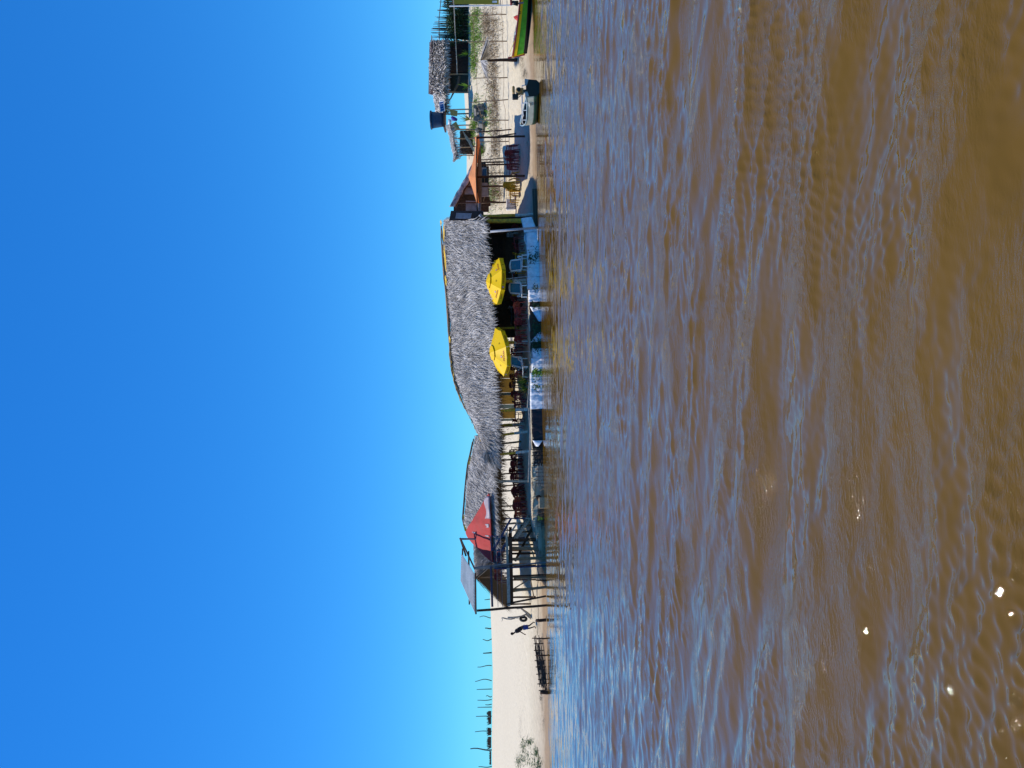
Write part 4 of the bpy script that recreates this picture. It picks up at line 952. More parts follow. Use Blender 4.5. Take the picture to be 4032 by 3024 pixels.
# greenery behind the bar, seen under the roof
def bush(name, label, c, rx, ry, rz_, n, m, seed=0, sz=.14, cat='bush', group=None, trunk=True):
    random.seed(seed); t = thing(name, label, cat, c, 0, group); c = Vector(c); b = MB()
    cl = [(Vector((random.gauss(0, .45)*rx, random.gauss(0, .45)*ry, rz_*random.uniform(.25, .95))), random.uniform(.25, .5)) for _ in range(14)]
    for i in range(n):
        q, s_ = random.choice(cl); d = Vector((random.gauss(0, 1), random.gauss(0, 1), random.gauss(0, .8))).normalized(); p = c+q+Vector((d.x*s_*rx, d.y*s_*ry, d.z*s_*rz_*.7))*random.uniform(.4, 1)
        b.blade(p, (d+Vector((0, 0, .2))), Vector((random.uniform(-1, 1), random.uniform(-1, 1), 1)), sz*random.uniform(.6, 1.5), sz*.5, droop=.3, seg=2)
    b.build('crown', M[m], t)
    if trunk:
        b = MB()
        for q, s_ in cl[:7]: b.stick(c+Vector((random.uniform(-.1, .1), 0, -.05)), c+q, .03, .01, .06, 4, 5)
        b.build('branches', M['twig'], t)
    return t
gb_ = 'bushes on the slope behind the bar'
bush('garden_bush', 'pale green bush seen through the bar between the two yellow parasols', ground(P(2000, 1240, 61).x, 61), 1.3, .8, 1.9, 700, 'leaf', 3, group=gb_)
bush('garden_bush', 'bright leafy bush behind the thin yellow post at the middle of the bar', ground(P(2000, 1285, 61).x, 61.5), 1.1, .8, 1.5, 500, 'leafbright', 4, group=gb_)
bush('garden_bush', 'darker bush behind the left yellow parasol under the roof', ground(P(2000, 1350, 60).x, 60.5), 1.5, .8, 1.5, 600, 'leafdark', 5, group=gb_)
# loose palm fence slats behind the bar
fe = thing('slat_fence', 'grey slat fence seen through the bar behind the parasols', 'fence', ground(2.5, 59)); b = MB(); random.seed(3)
for i in range(30):
    x0 = 1.2+i*.15
    if random.random() < .8: b.stick(ground(x0, 59, -.1), ground(x0+random.uniform(-.05, .05), 59, random.uniform(1.3, 1.8)), .025, .02, .03, 3, 5)
b.build('slats', M['greywood'], fe); b = MB(); b.stick(ground(1.1, 58.95, .6), ground(5.8, 58.95, .6), .025, .02, .01, 4, 5); b.stick(ground(1.1, 58.95, 1.3), ground(5.8, 58.95, 1.3), .025, .02, .01, 4, 5); b.build('rails', M['wood'], fe)

# ================================================================== right side: orange awning and chairs
aw = thing('orange_awning', 'orange cloth awning slung on thin dark poles over the beach furniture at the right', 'awning', foot(2050, 650))
pk = P(1845, 697, 55.0); e_l = P(1879, 800, 54.5); e_r = P(1870, 539, 54.2); e_rb = P(1880, 522, 57.6); f_m = P(1874, 697, 53.2)
ridge_ = [P(1878, 800, 55), P(1862, 748, 55), pk, P(1858, 655, 55.2), P(1868, 608, 55.6), P(1876, 570, 56), P(1869, 540, 55)]
front_ = [P(1880, 800, 54), P(1876, 748, 53.4), P(1873, 697, 53.2), P(1875, 655, 53.2), P(1876, 608, 53.3), P(1877, 570, 53.3), P(1876, 540, 53.3)]
back_ = [P(1880, 800, 57.5), P(1876, 748, 58), P(1872, 697, 58), P(1878, 655, 58), P(1882, 608, 58), P(1888, 570, 57.8), P(1884, 524, 57.8)]
SA = ruled(ridge_, front_); SB = ruled(ridge_, back_)
b = MB(); b.grid(lambda u, v: SA(u, v)+Vector((0, 0, .05*mnoise.noise(Vector((u*7, v*3, 1))))), 40, 8); b.grid(lambda u, v: SB(u, v)-Vector((0, 0, .15*math.sin(math.pi*v))), 40, 6)
b.build('cloth', M['orangecloth'], aw, smooth=True, thick=.012)
for tp, fp, r in [((1877, 542), (2067, 537), .075), ((1884, 520), (2015, 509), .055), ((1960, 536), (2033, 525), .05), ((1876, 697), (2066, 693), .09), ((1884, 682), (1984, 681), .04), ((1905, 792), (2022, 800), .05)]:
    f_ = foot(*fp); b = MB(); b.stick(P(tp[0], tp[1], f_.y), f_-Vector((0, 0, .2)), r, r, .01, 5, 7); b.build('pole', M['darkwood'], aw)
b = MB(); b.stick(P(1878, 538, 53.3), P(1874, 697, 53.3), .05, .05, .01, 5, 6); b.stick(P(1875, 697, 53.3), P(1880, 830, 53.3), .05, .05, .01, 5, 6); b.build('front_beam', M['darkwood'], aw)
b = MB(); b.grid(lambda u, v: P(1881+12*v, 575+270*u, 57)+Vector((0, .1*math.sin(9*u), -.1*math.sin(math.pi*u)*v)), 24, 3); b.build('rear_flap', M['canvas'], aw, smooth=True, thick=.01)
for (a, c) in [((2060, 760), (2064, 796))]: pass

# ================================================================== grey tarp hut behind the awning
gh = thing('tarp_roofed_hut', 'shabby lean-to hut with a sloping grey tarp roof behind the orange awning', 'hut', ground(15.0, 59))
ra, rb = P(1770, 815, 57), P(1858, 654, 57); rc, rd = P(1772, 790, 61.5), P(1862, 628, 61.5)
SG = ruled([ra.lerp(rb, k/6) for k in range(7)], [rc.lerp(rd, k/6)+Vector((0, 0, -.3)) for k in range(7)])
b = MB(); b.grid(lambda u, v: SG(u, v)+Vector((0, 0, .09*mnoise.noise(SG(u, v)*1.4)+.05*mnoise.noise(SG(u, v)*4))), 40, 14); b.build('tarp_roof', M['greytarp'], gh, smooth=True, thick=.05)
b = MB(); b.grid(lambda u, v: ra.lerp(rb, u)+Vector((0, -.05-.02*math.sin(30*u), -.42*v*(1+.3*mnoise.noise(Vector((u*6, 0, 2)))))), 40, 3); b.build('roof_edge_tarp', M['greytarp'], gh, smooth=True, thick=.02)
b = MB(); b.stick(ra-Vector((0, -.1, .45)), rb-Vector((0, -.1, .45)), .06, .05, .01, 5, 6); b.stick(rc-Vector((0, 0, .5)), rd-Vector((0, 0, .5)), .06, .05, .01, 5, 6); b.build('roof_beam', M['darkwood'], gh)
for q in (P(1800, 800, 57.2), P(1866, 650, 57.2), P(1834, 735, 57.2), P(1866, 640, 61)):
    b = MB(); b.stick(q, ground(q.x, q.y, -.2), .055, .06, .01, 4, 6); b.build('post', M['darkwood'], gh)
b = MB(); b.add([P(1829, 712, 57.4), P(1829, 765, 57.4), P(1870, 765, 57.4), P(1870, 722, 57.4), P(1845, 698, 57.4)], [(0, 1, 2, 3, 4)]); b.build('upper_tarp_panel', M['canvas'], gh, thick=.02)
b = MB(); b.quad(P(1834, 790, 57.6), P(1834, 830, 57.6), P(1885, 832, 57.6), P(1885, 792, 57.6)); b.build('upper_tarp_panel', M['canvas'], gh, thick=.02)
for (a_, b_, c_, d_, m_, y_) in [(1888, 720, 1924, 774, 'poster', 59.2), (1886, 660, 1920, 692, 'pvc', 59.0), (1884, 640, 1916, 660, 'black', 60.4), (1886, 694, 1924, 718, 'black', 60.4), (1890, 776, 1932, 812, 'darkwood', 60.0)]:
    b = MB(); n0 = MB(); 
    b.quad(P(a_, b_, y_), P(a_+3, d_, y_), P(c_, d_, y_), P(c_-4, b_, y_)); b.build('wall_panel', M[m_], gh, thick=.04)
b = MB(); b.add([P(1786, 812, 61.2), P(1800, 775, 61.2), P(1872, 655, 61.2), P(1925, 655, 61.2), P(1925, 835, 61.2), P(1786, 835, 61.2)], [(0, 1, 2, 3, 4, 5)]); b.build('rear_shade_panel', M['darkwood'], gh, thick=.05)  # dark panel fills in the shade inside the hut
b = MB(); b.quad(P(1898, 700, 58.8), P(1900, 668, 58.8), P(1918, 664, 58.8), P(1914, 700, 58.8)); tag(b.build('blue_box_lid', M['solar'], thick=.2), 'faded blue and white box leaning inside the grey tarp hut', 'box')
b = MB()
for k in range(7):
    p = P(random.uniform(1985, 2000), random.uniform(770, 812), 56.5); b.stick(ground(p.x, 56.5, -.05), Vector((p.x+random.uniform(-.3, .3), 56.5, gz(p.x, 56.5)+random.uniform(.4, 1.0))), .02, .015, .12, 4, 5)
tag(b.build('dead_branches', M['twig']), 'bent dead branches leaning by the left edge of the orange awning', 'branches')
q = foot(2030, 806); b = MB(); b.box(q+Vector((0, 0, .35)), (.8, .5, .7)); tag(b.build('foam_box', M['whiteplastic'], bevel=.04), 'dirty white chest standing in the shade at the right end of the bar', 'chest')

# ================================================================== slope fence: posts and rails
wf = thing('slope_fence', 'thin wire fence with crooked posts along the sand slope at the right', 'fence', foot(1972, 470))
fp_ = [((1842, 165), (1957, 163)), ((1862, 308), (1972, 306)), ((1852, 404), (1980, 392)), ((1882, 474), (1976, 474)), ((1888, 559), (1977, 557)), ((1885, 630), (1972, 622)), ((1895, 738), (1982, 733)), ((1890, 800), (1978, 796)), ((1845, 60), (1955, 58)), ((1845, -60), (1952, -60))]
tops = []
for tp, fp in sorted(fp_, key=lambda k: -k[1][1]):
    D = 59.5; a = P(tp[0], tp[1], D); c = P(fp[0], fp[1], D); c.z = gz(c.x, D)-.1; b = MB(); b.stick(a, c, .035, .045, .02, 4, 6); b.build('post', M['wood'], wf); tops.append((a, c))
for k, f in enumerate((.12, .38, .62, .86)):
    b = MB(); pts = []
    for i, (a, c) in enumerate(tops):
        q = a.lerp(c, f+random.uniform(-.03, .03)); pts.append(q)
        if i < len(tops)-1: q2 = tops[i+1][0].lerp(tops[i+1][1], f); pts.append(q.lerp(q2, .5)-Vector((0, 0, random.uniform(.02, .12))))
    b.tube(pts, .016, 5); b.build('wire', M['wood'], wf)

# ================================================================== palm leaf sunshade on one trunk
tr_f = foot(2036, 236); ps = thing('palm_leaf_sunshade', 'palm leaf sunshade with two drooping grey wings on a thick dark trunk on the beach', 'sunshade', tr_f)
b = MB(); b.stick(P(1918, 238, tr_f.y), tr_f-Vector((0, 0, .2)), .10, .135, .01, 5, 10); b.build('trunk', M['darkwood'], ps, True)
ap = P(1893, 239, tr_f.y); random.seed(40)
for s_, tip_, nn_ in ((-1, P(1922, 322, tr_f.y-.2), 'palmgrey'), (1, P(1914, 140, tr_f.y-.2), 'palmgrey')):
    b = MB()
    for i in range(420):
        az = (math.pi if s_ < 0 else 0)+random.uniform(-1.15, 1.15); rr_ = random.uniform(.0, .55)
        d = Vector((math.cos(az), math.sin(az), -.30+random.uniform(-.05, .05))); q0 = ap+d*rr_+Vector((0, 0, random.uniform(-.04, .04)))
        b.blade(q0, d, Vector((0, 0, 1)), (1.85 if s_ > 0 else 1.6)*random.uniform(.75, 1.05)-rr_*.8, .10, droop=.10, seg=4)
    b.build('leaf_wing', M[nn_], ps)
    b = MB(); b.stick(ap-Vector((0, 0, .06)), tip_, .03, .015, .01, 4, 6)
    for v in (-1, 1): b.stick(ap-Vector((0, 0, .06)), tip_.lerp(ap, .2)+Vector((0, v*1.0, -.1)), .02, .015, .01, 4, 5)
    b.build('rib', M['wood'], ps)
b = MB(); b.stick(tr_f+Vector((.02, -.12, .75)), P(2010, 213, 51.4), .012, .012, .01, 3, 5); tag(b.build('mooring_rope', M['rope']), 'thin mooring rope from the sunshade trunk to the green boat', 'rope')

# ================================================================== boats
def hull(L, B, H, sheer, name, parent, m, Tm, n=22, k=10, transom=True, flare=.25, thick=.03, z0=0.0, z1=1.0, out=0.0, rake=.35, keel=.1):
    """one strake band of a hull between relative heights z0..z1; bow at +L/2"""
    def f(u, v, sd):
        t = u; w_ = (math.sin(math.pi*min(.5, .16+.5*t*1.0)) if t < .55 else math.cos((t-.55)/.45*math.pi/2)**.75)
        w_ = {True: max(.72, w_) if t < .4 else w_}[True]
        zt = H*(1+sheer*max(0, (t-.45))**2*3.2+sheer*.35*max(0, .3-t)**2*6)
        a = z0+(z1-z0)*v; zz = -keel + (zt+keel)*a
        half = B/2*w_*(1-flare+flare*a)*min(1, (a*3.2+.02))**.55
        x = -L/2+L*t + rake*max(0, t-.8)/.2*(a-.55)
        return Vector((x, sd*(half+out), zz))
    b = MB()
    for sd in (-1, 1): b.grid(lambda u, v: Tm @ f(u, v, sd), n, k)
    return b, f
def boat_part(name, mt, parent, Tm, **kw):
    b, f = hull(name=name, parent=parent, m=mt, Tm=Tm, **kw); return b.build(name, mt, parent, smooth=True, thick=.03), f
# green boat, broadside on, bow to the left
gbp = P(2093, 60, 51.0); gbt = thing('green_boat', 'green, yellow and red wooden fishing boat with its bow pulled up on the beach', 'boat', (gbp.x, 51.0, 0))
LB = 9.0; bow = P(2050, 214, 53.3); hd_ = R(180-24); Tm = Matrix.Translation((bow.x-math.cos(hd_)*LB/2-.1, 53.3-math.sin(hd_)*LB/2, .06)) @ Matrix.Rotation(hd_, 4, 'Z') @ Matrix.Rotation(R(-3.2), 4, 'Y')
kw = dict(L=LB, B=1.9, H=.72, sheer=.62, rake=.35, keel=.12)
boat_part('shaded_keel_strake', M['black'], gbt, Tm, z0=0, z1=.34, **kw); boat_part('green_strake', M['green'], gbt, Tm, z0=.34, z1=.72, **kw)  # black on the keel band is the shade under the flared hull
boat_part('yellow_strake', M['boatyellow'], gbt, Tm, z0=.72, z1=.90, out=.012, **kw); o_, ff = boat_part('red_gunwale', M['boatred'], gbt, Tm, z0=.90, z1=1.0, out=.025, **kw)
b, _ = hull(name='', parent=None, m=None, Tm=Tm, z0=.3, z1=.98, out=-.06, **kw); b.build('inner_planking', M['boatyellow'], gbt, True, .02)
b = MB(); b.grid(lambda u, v: Tm @ Vector((-LB/2+.2+(LB-1.2)*u, (v-.5)*1.1*math.cos((u-.4)*1.9), .12)), 14, 3); b.build('floor_boards', M['darkwood'], gbt, thick=.03)
for xx, m_ in ((2.7, 'boatyellow'), (1.2, 'boatred'), (-.5, 'green'), (-2.0, 'boatyellow')):
    b = MB(); b.box((0, 0, 0), (.28, 1.55 if xx < 2 else 1.1, .04)); o = b.v; b.v = [tuple(Tm @ (Vector(p)+Vector((xx, 0, .62)))) for p in o]; b.build('thwart', M[m_], gbt)
b = MB(); b.grid(lambda u, v: Tm @ Vector((3.55+.8*u, (v-.5)*.95*(1-u*.85), .98+.32*u)), 5, 5); b.build('fore_deck', M['boatyellow'], gbt, thick=.03)
b = MB(); b.tube([Tm @ Vector((4.45, 0, .2)), Tm @ Vector((4.62, 0, .9)), Tm @ Vector((4.7, 0, 1.42))], [.05, .055, .05], 7); b.build('stem_post', M['boatred'], gbt)
vs, fs = text_mesh('53', .20); b = MB()
for q in vs: pass
pA, pB = Tm @ ff(.70, -.45, 1), Tm @ ff(.62, -.45, 1); dA = (pB-pA).normalized(); dA = dA if dA.x > 0 else -dA; nA = Vector((dA.y, -dA.x, 0)).normalized(); b.add([pA+dA*q.x+Vector((0, 0, q.y))+nA*.06 for q in vs], fs); b.build('hull_number', M['black'], gbt)
b = MB(); p0 = Tm @ Vector((1.9, 0, .7)); b.grid(lambda u, v: p0+Vector((-.5*u, .2*v, .12+.28*math.sin(3*u+1)*v+.1*mnoise.noise(Vector((u*5, v*5, 0))))), 10, 8); tag(b.build('red_cloth', M['red'], smooth=True, thick=.02), 'crumpled red cloth heaped in the middle of the green boat', 'cloth')
b = MB(); p0 = Tm @ Vector((3.1, 0, .62)); b.tube([p0+Vector((-.25, 0, .1)), p0+Vector((0, .05, .2)), p0+Vector((.3, 0, .1))], [.08, .2, .1], 9); tag(b.build('blue_grey_bundle', M['tealgrey'], smooth=True), 'blue grey bundle lying in the bow of the green boat', 'bundle')
# dark outboard at the right end of the picture
ob = thing('outboard_motor', 'dark outboard motor with a maroon lid standing in the green boat at the picture edge', 'motor', P(2050, 12, 50.6)); b = MB(); b.tube([P(2016, 10, 50.6), P(2040, 14, 50.6)], [.13, .17], 10); b.build('cowl', M['black'], ob, True); b = MB(); b.box(P(2012, 5, 50.6), (.45, .3, .14)); b.build('lid', M['maroon'], ob, bevel=.03)
b = MB(); b.tube([P(2040, 14, 50.6), P(2062, 10, 50.6)], .06, 7); b.build('shaft', M['metal'], ob)
# white boat, stern towards us
wb = thing('white_boat', 'pale green and white wooden boat moored stern first with a dark square transom', 'boat', P(2120, 350, 43.5)*1); wbo = P(2123, 346, 42.6); ORG[wb.name] = Vector((wbo.x, wbo.y, 0)); wb.location = ORG[wb.name]
psi = R(100); LW = 3.9
Tw = Matrix.Translation((wbo.x+.0, 42.6, 0)) @ Matrix.Rotation(psi, 4, 'Z') @ Matrix.Translation((LW/2, 0, .0))
kw = dict(L=LW, B=1.55, H=.70, sheer=.55, rake=.25, keel=.12, flare=.18)
boat_part('lower_hull', M['darkgreen'], wb, Tw, z0=0, z1=.5, **kw); boat_part('upper_hull', M['boatwhite'], wb, Tw, z0=.5, z1=1.0, **kw)
_, fw = hull(name='', parent=None, m=None, Tm=Tw, **kw)
tv = [Tw @ fw(0, v, -1) for v in np.linspace(0, 1, 9)]+[Tw @ fw(0, v, 1) for v in np.linspace(1, 0, 9)]
b = MB(); b.add([p+Vector((0, 0, 0)) for p in tv], [tuple(range(len(tv)))]); b.build('transom', M['teal'], wb, thick=.04)
b = MB(); tl = Tw @ fw(0, 1, -1); tr2 = Tw @ fw(0, 1, 1); nb = (Tw.to_3x3() @ Vector((-1, 0, 0)))
for a, c in ((0, .36), (.64, 1)): b.add([tl.lerp(tr2, a)+nb*.035+Vector((0, 0, .06)), tl.lerp(tr2, c)+nb*.035+Vector((0, 0, .06)), tl.lerp(tr2, c if c < 1 else .97)+nb*.035-Vector((0, 0, .16 if c == 1 else .06)), tl.lerp(tr2, a if a > 0 else .03)+nb*.035-Vector((0, 0, .16 if a == 0 else .06))], [(0, 1, 2, 3)])
b.build('transom_trim', M['tealgrey'], wb, thick=.03)
b = MB()
for sd in (-1, 1): b.tube([Tw @ (fw(u, 1, sd)+Vector((0, 0, .01))) for u in np.linspace(0, .99, 14)], .035, 6)
b.build('gunwale', M['tealgrey'], wb, True)
b, _ = hull(name='', parent=None, m=None, Tm=Tw, z0=.3, z1=.97, out=-.05, **kw); b.build('inner_planking', M['black'], wb, True, .02)
b = MB()
for xx in (-1.4, -.6, .5): 
    for yy in (-.6, .6): b.beam(Tw @ Vector((xx, yy, .62)), Tw @ Vector((xx+.1, yy*.9, .98)), .04, .05)
    b.beam(Tw @ Vector((xx+.1, -.55, .98)), Tw @ Vector((xx+.1, .55, .98)), .05, .04)
for yy in (-.56, .56): b.beam(Tw @ Vector((-1.35, yy, .98)), Tw @ Vector((.7, yy, .98)), .05, .04); b.beam(Tw @ Vector((.7, yy, .98)), Tw @ Vector((1.7, yy*.5, .85)), .05, .04)
b.build('white_frame', M['whiteplastic'], wb)
b = MB(); b.box((0, 0, 0), (.3, 1.35, .04)); b.v = [tuple(Tw @ (Vector(p)+Vector((-1.2, 0, .56)))) for p in b.v]; b.build('thwart', M['whiteplastic'], wb)
b = MB(); b.box((0, 0, 0), (.3, 1.35, .04)); b.v = [tuple(Tw @ (Vector(p)+Vector((.2, 0, .56)))) for p in b.v]; b.build('thwart', M['whiteplastic'], wb)
# petrol engine on the transom
ec = tl.lerp(tr2, .66)+Vector((0, 0, .42)); Mx = Matrix.Rotation(R(90), 3, 'X') @ Matrix.Rotation(R(0), 3, 'Y')
b = MB(); b.tube([ec+Vector((0, .16, 0)), ec+Vector((0, -.14, 0)), ec+Vector((0, -.2, 0))], [.18, .18, .13], 16); b.box(ec+Vector((0, .05, -.2)), (.3, .3, .16)); eng = b.build('engine', M['tan'], wb, bevel=.01)
b = MB(); b.tube([ec+Vector((0, -.2, 0)), ec+Vector((0, -.235, 0))], [.115, .10], 18); b.build('flywheel_grille', M['black'], eng)
b = MB(); b.box(ec+Vector((.06, .02, .3)), (.42, .3, .16)); b.build('fuel_tank', M['tan'], eng, bevel=.05)
b = MB(); b.box(ec+Vector((-.32, .02, .2)), (.26, .3, .34)); b.build('air_filter', M['black'], eng, bevel=.03)
b = MB(); b.box(ec+Vector((0, 0, -.36)), (.1, .2, .24)); b.tube([ec+Vector((.05, .1, -.3)), ec+Vector((.1, 1.0, -.1)), ec+Vector((.15, 1.3, .0))], .025, 6); b.build('mount', M['black'], eng)

# ================================================================== far hut on the slope, right
hd = 71.0; hf = P(1843, 260, hd); zf = hf.z
ht = thing('far_thatched_hut', 'weathered stilted hut with a silvery thatch fringe roof high on the slope at the right', 'hut', ground(hf.x, hd))
SF = ruled([P(1697, 160, 74.5), P(1690, 260, 74.5), P(1694, 368, 74.5)], [P(1748, 158, hd-.5), P(1751, 260, hd-.5), P(1748, 372, hd-.5)])
thatch_roof('thatch_roof', SF, ht, M['thatch2'], n=2200, rgh=.45, L=.8, wd=.11, nrm=Vector((0, -.8, .6)), seed=50, fringe=500, flen=.6)
b = MB(); b.quad(P(1692, 166, 75), P(1688, 370, 75), P(1704, 374, 73.2), P(1702, 164, 73.2)); b.build('tin_ridge', M['brownboard'], ht, thick=.06)
SF2 = ruled([P(1706, 372, 73), P(1716, 442, 73)], [P(1748, 370, hd-.4), P(1754, 446, hd-.4)])
thatch_roof('side_thatch', SF2, ht, M['thatch2'], n=900, L=.7, wd=.07, nrm=Vector((0, -.8, .6)), seed=51, fringe=200, flen=.6)
b = MB(); random.seed(9)
for i in range(34):
    s_ = 164+i*3.6; a = P(1750, s_, hd+2.5); c = P(1846, s_, hd+2.5); b.box(((a.x+c.x)/2, hd+2.5+random.uniform(0, .05), (a.z+c.z)/2), (.085, .05, a.z-c.z+.6))
b.build('palm_stem_wall', M['brownboard'], ht)
b = MB(); b.quad(P(1752, 282, hd+2.7), P(1752, 362, hd+2.7), P(1848, 362, hd+2.7), P(1848, 282, hd+2.7)); b.build('opening_shade_panel', M['black'], ht, thick=.04)  # black panel stands in for the dark inside the opening
b = MB(); b.quad(P(1748, 295, hd+2), P(1748, 360, hd+2), P(1772, 360, hd+2), P(1772, 297, hd+2)); b.build('plank_panel', M['wood'], ht, thick=.04)
b = MB(); a = P(1846, 160, hd+.4); c = P(1846, 364, hd+.4); b.box(((a.x+c.x)/2, hd+1.6, a.z-.2), (a.x-c.x, 3.6, .35)); b.build('floor_slab', M['canvas'], ht)
for s_ in (163, 292, 364):
    b = MB(); b.stick(P(1748, s_, hd-.2), P(1850, s_, hd-.2), .07, .07, .01, 3, 7); b.build('post', M['wood'], ht)
b = MB(); b.stick(P(1745, 152, hd), P(1745, 378, hd), .06, .06, .01, 3, 6); b.stick(P(1700, 140, 74), P(1700, 160, 74), .05, .05, .01, 3, 6); b.build('eave_pole', M['wood'], ht)
b = MB(); b.tube([P(1787, 3, hd-1), P(1792, 120, hd-1), P(1799, 250, hd-1), P(1800, 292, hd-1)], .045, 7); tag(b.build('rail_pole', M['drift']), 'long pale pole running right from the far hut at railing height', 'pole')
b = MB(); b.tube([P(1800, 310, hd), P(1808, 300, hd), P(1804, 330, hd), P(1792, 352, hd), P(1776, 385, hd), P(1757, 415, hd)], [.05, .12, .14, .1, .06, .03], 7); tag(b.build('hammock', M['rope']), 'rolled dark hammock slung across the left of the far hut porch', 'hammock')
# solar panel, frame of sticks, tank
sp_ = thing('solar_panel', 'tilted blue solar panel leaning on the left end of the far hut thatch', 'solar panel', P(1745, 420, hd-1)); b = MB(); A4 = [P(1730, 401, hd-1), P(1735, 440, hd-1), P(1751, 436, hd-1.3), P(1746, 398, hd-1.3)]
b.quad(*A4); b.build('cells', M['solar'], sp_, thick=.04); b = MB()
for k in range(4): b.beam(A4[k], A4[(k+1) % 4], .07, .07)
for k in (1, 2, 3): b.beam(A4[0].lerp(A4[1], k/4)+Vector((0, -.04, 0)), A4[3].lerp(A4[2], k/4)+Vector((0, -.04, 0)), .02, .02)
b.build('frame', M['whiteplastic'], sp_)
tk = P(1747, 472, 70.5); tb = thing('water_tank', 'dark blue plastic water tank on a high stand left of the far hut', 'water tank', tk)
b = MB(); b.lathe(tk, [(.62, 0), (.66, .3), (.70, .6), (.74, .9), (.78, 1.14)], 24); b.build('body', M['tank'], tb, True); b = MB(); b.lathe(tk, [(.80, 1.10), (.87, 1.14), (.87, 1.22), (.84, 1.26)], 24); b.build('rim', M['tank'], tb, True)
st_ = thing('tank_stand', 'dark pole stand with a plank top carrying the blue water tank', 'stand', ground(tk.x, 70.5)); b = MB(); b.box(tk-Vector((0, 0, .1)), (1.9, 1.5, .16)); b.build('platform', M['brownboard'], st_)
for dx in (-.75, .75):
    for dy in (-.55, .55): b = MB(); b.stick(tk+Vector((dx, dy, -.15)), ground(tk.x+dx, 70.5+dy, -.2), .06, .07, .01, 3, 7); b.build('leg', M['darkwood' if dy > 0 else 'greywood'], st_)
rn = thing('ruined_lean_to', 'collapsed lean-to with a sagging dark thatch strip and broken sticks left of the water tank', 'ruin', ground(P(1850, 570, 68).x, 68))
sg = [P(1758, 503, 68), P(1772, 540, 68), P(1778, 580, 68), P(1786, 612, 68), P(1783, 640, 68)]
SR2 = ruled(sg, [q+Vector((-.1, -1.2, -.35)) for q in sg]); thatch_roof('sagging_thatch', SR2, rn, M['thatch'], n=900, L=.5, seed=60, fringe=260, slab=.08, flen=.5, nrm=Vector((0, -.5, .8)))
for (a_, b_) in [((1760, 506), (1862, 512)), ((1786, 582), (1868, 578)), ((1790, 610), (1866, 612)), ((1775, 545), (1866, 545))]:
    b = MB(); b.stick(P(a_[0], a_[1], 68), P(b_[0], b_[1], 68)-Vector((0, 0, .2)), .05, .06, .02, 4, 6); b.build('post', M['wood'], rn)
b = MB()
for k in range(6): b.stick(P(1822+k*2, 516+k*5, 67.6), P(1856+k*3, 560+k*9, 67.6), .035, .03, .02, 3, 5)
b.build('leaning_poles', M['greywood'], rn)
b = MB(); random.seed(61)
for k in range(60): q = P(random.uniform(1806, 1864), random.uniform(516, 612), 69.2); b.stick(q, q+Vector((random.uniform(-.5, .5), random.uniform(-.2, .2), random.uniform(-.5, .6))), .03, .02, .1, 2, 4)
b.build('debris', M['twig'], rn)
b = MB(); b.quad(P(1812, 514, 69.6), P(1808, 606, 69.6), P(1868, 608, 69.6), P(1868, 514, 69.6)); b.build('rear_screen', M['darkwood'], rn, thick=.06)
for (c4, lb) in [([(1766, 500), (1778, 528), (1810, 505), (1796, 478)], 'faded yellow board nailed slantwise below the water tank'), ([(1770, 430), (1776, 455), (1800, 458), (1802, 437)], 'faded yellow board hung under the solar panel')]:
    b = MB(); b.quad(*[P(x_, y_, 69.2) for x_, y_ in c4]); tag(b.build('yellow_board', M['dullyellow'], thick=.04), lb, 'board')
b = MB(); b.quad(P(1765, 470, 69.4), P(1765, 488, 69.4), P(1776, 490, 69.4), P(1778, 472, 69.4)); tag(b.build('white_bag', M['sheetw'], smooth=True, thick=.15), 'small whitish bag hanging under the water tank', 'bag')
b = MB(); b.tube([P(1778, 460, 69.3), P(1786, 468, 69.3), P(1800, 472, 69.3)], [.1, .22, .12], 8); tag(b.build('purple_cloth', M['purple'], smooth=True), 'purple cloth hanging under the water tank', 'cloth')
b = MB(); q = P(1850, 465, 66)
for k in range(26): b.box(Vector((q.x+random.uniform(-1.1, 1.1), 66+random.uniform(-.5, .5), gz(q.x, 66)+random.uniform(.0, .8))), [random.uniform(.15, .5) for _ in range(3)], Matrix.Rotation(random.uniform(0, 3), 3, 'Z') @ Matrix.Rotation(random.uniform(0, 1), 3, 'X'))
tag(b.build('rubble_heap', M['stone']), 'heap of grey junk and broken boards below the water tank', 'heap', kind='stuff')
# stick palisade and shrubs at the right of the far hut
pf = thing('palisade_fence', 'tall uneven palisade of pointed sticks against the sky right of the far hut', 'fence', ground(P(1840, 80, 72).x, 72)); random.seed(70)
for i in range(48):
    s_ = -20+i*3.6+random.uniform(-2, 2); top_ = 1712+random.uniform(-20, 22)+(22 if s_ < 60 else 0); b = MB(); b.stick(P(top_, s_+random.uniform(-5, 5), 72+random.uniform(-.1, .1)), P(1850, s_+4, 72), .02, .13, .01, 4, 6); b.build('stake', M['twig' if i % 3 else 'greywood'], pf)
b = MB(); b.tube([P(1738, -20, 71.9), P(1728, 80, 71.9), P(1730, 156, 71.9)], .04, 5); b.tube([P(1760, -20, 71.9), P(1762, 156, 71.9)], .04, 5); b.build('rail', M['wood'], pf)
for k, (s_, m_, lb) in enumerate([(20, 'leafdark', 'dark shrub behind the yellow banner post, rightmost of the palisade shrubs'), (75, 'leafdark', 'dark grey green shrub in front of the middle of the palisade'), (130, 'leafdark', 'dark shrub next to the far hut wall under the palisade')]):
    p = P(1840, s_, 71); bush('shrub', lb, ground(p.x, 71), 1.3, .7, 1.9, 900, m_, 80+k, .22, cat='shrub', group='shrubs along the palisade')
